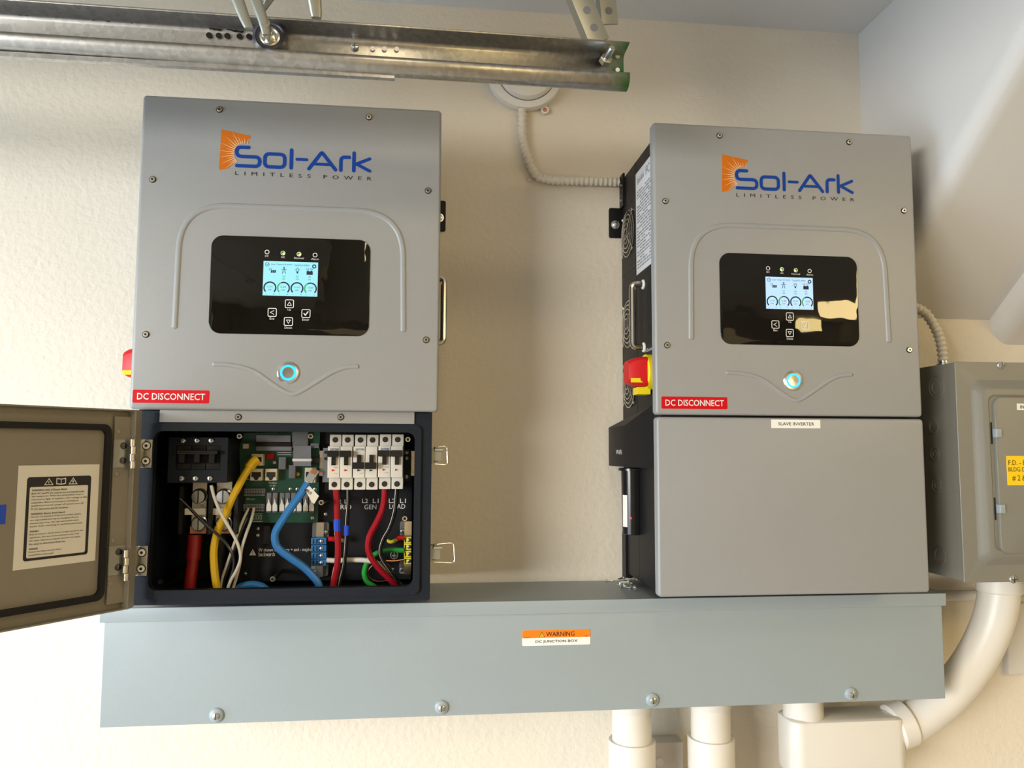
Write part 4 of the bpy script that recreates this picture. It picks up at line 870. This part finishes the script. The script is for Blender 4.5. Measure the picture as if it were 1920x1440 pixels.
armored('armored_cable', [(1.262, -.10, -.262 + ZO), (1.33, -.10, -.258 + ZO), (1.3775, -.10, -.2752 + ZO), (1.3984, -.10, -.2951 + ZO), (1.4154, -.10, -.3307 + ZO), (1.4205, -.10, -.372 + ZO), (1.4205, -.10, -.380 + ZO)], .0085, 'cream armoured cable curving into the top of the electrical panel', ((Vector((1.4205, -.10, -.3895 + ZO)), (0, 0, 1)),))
q = A(993, 337, -.001); m = MB(); m.lathe([(.005, 0), (.0045, .003), (.0022, .0034), (.002, .002)], q, seg=14); one('wall_screw', m, 'cablewhite', 'painted screw head in the wall beside the cable bend', 'screw')

# smoke alarm
sc_ = Vector((.6255, 0, .192 + ZO))
sa = thing('smoke_alarm', sc_ - Vector((0, 0, .075)), 'round white smoke alarm on the wall above the gap', 'smoke alarm')
obj('base', MB().lathe([(.073, .0005), (.0755, .012), (.073, .021), (.064, .0255), (.057, .0250), (.055, .022)], sc_, seg=56), 'detector', sa)
c2 = sc_ + Vector((.002, 0, -.004)); obj('dome', MB().lathe([(.0565, .018), (.0560, .027), (.051, .034), (.036, .039), (.0001, .042)], c2, seg=48), 'detector', sa)
m = MB(); m.lathe([(.0585, .0245), (.0565, .0266)], c2, seg=48, cap=False); obj('seam', m, 'greyink', sa)
m = MB(); m.ribbon(fillet([(c2.x + .006, c2.z - .030), (c2.x + .024, c2.z - .030), (c2.x + .026, c2.z - .014)], .004), .0008, c2.y - .0425); m.disc(c2.x + .021, c2.z - .022, .0012, c2.y - .0425, 10); obj('test_button', m, 'greyink', sa)
q = A(1021, 208, -.003); m = MB(); m.lathe([(.008, 0), (.008, .006), (.0045, .006), (.0045, .001)], q, seg=16); ear = obj('screw_ear', m, 'detector', sa)
obj('ear_screw', MB().lathe([(.0042, .0), (.0042, .003), (.002, .004)], q, seg=10), 'copperpaint', ear)

# ------------------------------------------------------------------ garage-door track
TY = -.50
zt = lambda x: ZO + .0005 - (x + .1) * .006
def sweep(prof, x0, x1, n=2):
    m = MB(); R = []
    th_ = .0018; back = [(d + .0, z - th_) for d, z in prof]
    for i in range(n + 1):
        x = x0 + (x1 - x0) * i / n; R.append([(x, TY + .032 - d, zt(x) + z) for d, z in prof])
    m.loft(R, False, False, False); return m
tk = thing('door_track', (.3, TY, ZO - .06), 'galvanized garage-door track with green-painted end across the top', 'door track')
prof = [(.032, .0005), (.031, -.0015), (.004, -.0028), (.0012, -.005), (0, -.009), (0, -.038), (.001, -.046), (.004, -.052), (.010, -.0565), (.017, -.0585), (.024, -.057), (.0290, -.0525), (.0310, -.0465), (.0305, -.0420)]
m = sweep(prof, -1.6, .7035, 6); ch = obj('channel', m, 'galvanized', tk, 60)
sm = ch.modifiers.new('sheet', 'SOLIDIFY'); sm.thickness = .0016; sm.offset = 1
m = MB(); m.box(-1.6, .395, TY + .012, TY + .020, ZO - .0665, ZO - .0605)
obj('support_angle', m, 'galvanized', tk)
YW = TY + .0300
for u in (699, 721, 744, 392, 410, 426, 449, 467):
    v = 91 + (u - 699) * .02 if u > 600 else 66 + (u - 392) * .033
    q = A(u, v, YW - .0005); obj('hole', MB().lathe([(.0032 if u > 600 else .0038, 0), (.0032 if u > 600 else .0038, .0004)], q, seg=14), 'wall' if u > 600 else 'gasket', ch)
for u, v in ((1158, 106), (1158, 131)):
    q = A(u, v, YW - .0005); obj('hole', MB().lathe([(.0030, 0), (.0030, .0004)], q, seg=14), 'wall', ch)
q = A(666, 88, YW); inst('track_screw', ME_PHIL, tk, q).scale = (1.5, 1.5, 1.5)
q = A(1133, 116, YW); ax = Vector((.22, -1, .30))
m = MB(); m.lathe([(.0085, 0), (.0085, .007), (.007, .008)], q, ax, 6); m.lathe([(.0045, .006), (.0045, .0245), (.0038, .026)], q, ax, 14); obj('end_bolt', m, 'zinc', tk)
m = MB()
rr = random.Random(5)
for u0, u1, v in ((14, 66, 25), (160, 180, 33), (196, 206, 36), (222, 252, 38), (390, 418, 53), (422, 458, 56)):
    a = A(u0, v - 2, YW - .0008); b = A(u1, v + 3, YW - .0008); n = 7
    up = [(a.x + (b.x - a.x) * i / n, a.z + (b.z - a.z) * i / n + (.0012 * rr.random() if 0 < i < n else 0)) for i in range(n + 1)]
    dn = [(x, z - (.0022 + .0015 * rr.random() if 0 < i < n else .0002)) for i, (x, z) in enumerate(up)]
    m.poly(up + dn[::-1], YW - .0008)
obj('grease_mark', m, 'gasket', ch)
# hanger straps holding the end of the track
def strap(name, p0, p1, wd, holes, label, Y, m_='bracketmetal'):
    d = (p1 - p0).normalized(); s = Vector((d.z, 0, -d.x)); n_ = d.cross(s)
    th = thing(name, p1, label, 'hanger strap', 'hanger straps of the track'); L = (p1 - p0).length
    T = lambda p: p0 + d * p.z + s * p.x + Vector((0, 1, 0)) * p.y
    m = MB(T=T); m.plate(-wd / 2, wd / 2, 0, L, .002, -.0012, .0012, .0003); st = obj('strap', m, m_, th)
    m = MB(T=T); m.box(wd / 2 - .002, wd / 2, .0008, .02, 0, L - .002); obj('fold', m, m_, th)
    for f in holes: m = MB(T=T); m.lathe([(.0055, 0), (.0055, .0004)], (0, -.0012, f), seg=16); obj('hole', m, 'pcbgrey', st)
    return th
p0 = A(1092, 0, -.462); p1 = A(1124, 78, -.462); dd_ = (p0 - p1).normalized(); top = p1 + dd_ * ((CEIL - p1.z) / dd_.z)
Ls = (top - p1).length; hl = [(top - A(u, v, -.462)).length for u, v in ((1094, 22), (1106, 55))]
strap('hanger_strap', top, p1, .029, hl + [h - .03 * k for h in hl[:1] for k in (1, 2, 3)], 'perforated metal strap bolted to the end of the track', -.462)
p0 = A(1137, -20, -.430); p1 = A(1144, 46, -.430); dd_ = (p0 - p1).normalized(); top = p1 + dd_ * ((CEIL - p1.z) / dd_.z)
strap('hanger_strap', top, p1, .024, [(top - A(1144, 21, -.430)).length], 'short perforated metal strap behind the longer one', -.430)

# roller and the hinge straps of the raised door
rc = A(507, 73, TY + .016)
ro = thing('door_roller', rc, 'dark roller wheel with steel stem riding in the track', 'roller')
obj('wheel', MB().lathe([(.0185, -.006), (.0212, -.005), (.0222, 0), (.0212, .005), (.0180, .007), (.0165, .0055), (.0120, .0055)], rc, (.06, -1, 0), 32), 'rollerwheel', ro)
obj('bearing', MB().lathe([(.0125, .003), (.0125, .0068), (.0105, .0075), (.0090, .0066), (.0060, .0066), (.0058, .009)], rc, (.06, -1, 0), 24), 'steel', ro)
e0 = rc + Vector((0, -.006, .0)); e1 = A(497, 42, TY - .035); e2 = A(466, -45, TY - .115)
obj('stem', MB().tube([e0, e0.lerp(e1, .5), e1], .0055, 12), 'steel', ro)
th = thing('roller_bracket', e2, 'pair of folded steel arms holding the roller stem', 'bracket')
def arm(pts, w0, w1, name='arm'):
    m = MB(); R = []
    for i, p in enumerate(pts):
        k = w0 + (w1 - w0) * i / (len(pts) - 1); dep = k * .55
        R.append([(p.x + x, p.y + y, p.z) for x, y in rrect(-k, k, -dep, dep, dep * .9, 4)])
    m.loft(R); return obj(name, m, 'bracketmetal', th)
arm([A(500, 66, TY - .026), A(494, 40, TY - .034), A(480, 0, TY - .052), A(455, -70, TY - .085)], .0052, .0085)
arm([A(467, 54, TY - .030), A(460, 38, TY - .034), A(446, 0, TY - .050), A(420, -70, TY - .080)], .0055, .0085)
arm([A(492, 22, TY - .02), A(505, 0, TY - .03), A(520, -40, TY - .045)], .003, .007, 'web')
th = thing('door_bracket', A(590, -30, TY - .03), 'tapered steel tongue hanging above the track right of the roller', 'bracket')
arm([A(593, 34, TY - .03), A(592, 24, TY - .031), A(589, 0, TY - .036), A(584, -40, TY - .045)], .0062, .0098, 'tongue')

# ------------------------------------------------------------------ PVC conduits below
def pvc(name, cx, label):
    cy = -.095; th = thing(name, (cx, cy, ZO - 1.5), label, 'conduit', 'vertical PVC conduits under the wireway')
    obj('pipe', MB().lathe([(.0345, -1.45), (.0345, -.9705)], (cx, cy, ZO), (0, 0, 1), 40), 'pvc', th)
    obj('adapter', MB().lathe([(.0362, -.9985), (.0365, -.9980), (.0365, -.9712)], (cx, cy, ZO), (0, 0, 1), 40), 'pvc', th)
    obj('coupling', MB().lathe([(.0375, -1.25), (.0405, -1.25), (.0408, -1.052), (.0400, -1.0505), (.0362, -1.0505)], (cx, cy, ZO), (0, 0, 1), 40), 'pvc', th)
    for a in (200, 320, 250, 285): obj('locknut_lug', MB().lathe([(.0030, -.985), (.0034, -.984), (.0034, -.972)], (cx + .0365 * math.cos(math.radians(a)), cy + .0365 * math.sin(math.radians(a)), ZO), (0, 0, 1), 8), 'pvc', th)
pvc('pvc_conduit', .8075, 'left of the two vertical white PVC conduits below the wireway')
pvc('pvc_conduit', .9510, 'vertical white PVC conduit between its twin and the conduit elbow box')
# conduit body with elbow up to the panel
lb = thing('conduit_body', (1.19, -.095, ZO - 1.12), 'white PVC conduit box joined to the big curved pipe', 'conduit')
zlt, zlb = ZO - 1.019, ZO - 1.116
m = MB(); R = []
for q, z in ((.006, zlb), (.0015, zlb + .003), (0, zlb + .008), (0, zlt - .008), (.0015, zlt - .003), (.006, zlt)):
    R.append([(x, y, z) for x, y in rrect(1.086 + q, 1.303 - q, -.133 + q, -.055 - q, .022, 6)])
m.loft(R); obj('housing', m, 'pvc', lb)
obj('riser', MB().lathe([(.0350, -1.025), (.0350, -.9712)], (1.124, -.095, ZO), (0, 0, 1), 36), 'pvc', lb)
zc = ZO - 1.052
obj('hub', MB().lathe([(.036, -.008), (.040, -.004), (.0400, .022), (.0365, .026)], (1.300, -.095, zc + .006), (1, 0, .30), 36), 'pvc', lb)
ep_ = [Vector((1.285, -.095, zc)), Vector((1.33, -.095, zc + .012)), Vector((1.39, -.100, zc + .052)), Vector((1.442, -.108, zc + .110)), Vector((1.478, -.115, zc + .175)), Vector((1.495, -.120, zc + .235)), Vector((1.4985, -.120, zc + .284))]
obj('elbow', MB().tube(smooth(ep_, 8), .0345, 32), 'pvc', lb)
obj('panel_adapter', MB().lathe([(.0370, -.038), (.0385, -.036), (.0385, .0)], (1.4985, -.120, PZ0 + .0005), (0, 0, 1), 36), 'pvc', lb)
obj('cover_foot', MB().box(1.10, 1.255, -.128, -.060, zlb - .05, zlb + .004), 'pvc', lb)
# thin horizontal pipe near the wall
hp_ = thing('horizontal_pipe', (1.45, -.03, ZO - .845), 'thin cream pipe on the wall behind the curved conduit', 'pipe')
obj('tube', MB().tube([(1.36, -.030, ZO - .8245), (1.62, -.030, ZO - .8290)], .0105, 16), 'pvc', hp_)
# wood block and wall plate
a = xz(1228, 1393, -.036); b = xz(1281, 1393, -.036)
wb = thing('wood_block', ((a[0] + b[0]) / 2, 0, ZO - 1.35), 'weathered painted wooden block between the two vertical conduits', 'wood block')
m = MB(); m.plate(a[0] - .03, b[0], ZO - 1.35, a[1], .001, -.036, -.0005, .001); obj('block', m, 'wood', wb)
q = A(1237, 1428, -.036); m = MB(); m.lathe([(.0075, 0), (.0078, .002), (.0065, .0026), (.0045, .0012), (.0001, .0010)], q, seg=20); obj('plug', m, 'wirewhite', wb)
a = xz(1891, 1265, -.012); m = MB(); m.plate(a[0], a[0] + .12, a[1], xz(1891, 1131, -.012)[1], .004, -.014, -.0005, .003); one('wall_plate', m, 'bulkhead', 'pale grey wall plate at the right edge beside the curved conduit', 'wall plate')
print('objects', len(bpy.data.objects), 'tris', sum(len(o.data.polygons) for o in bpy.data.objects if o.type == 'MESH'))
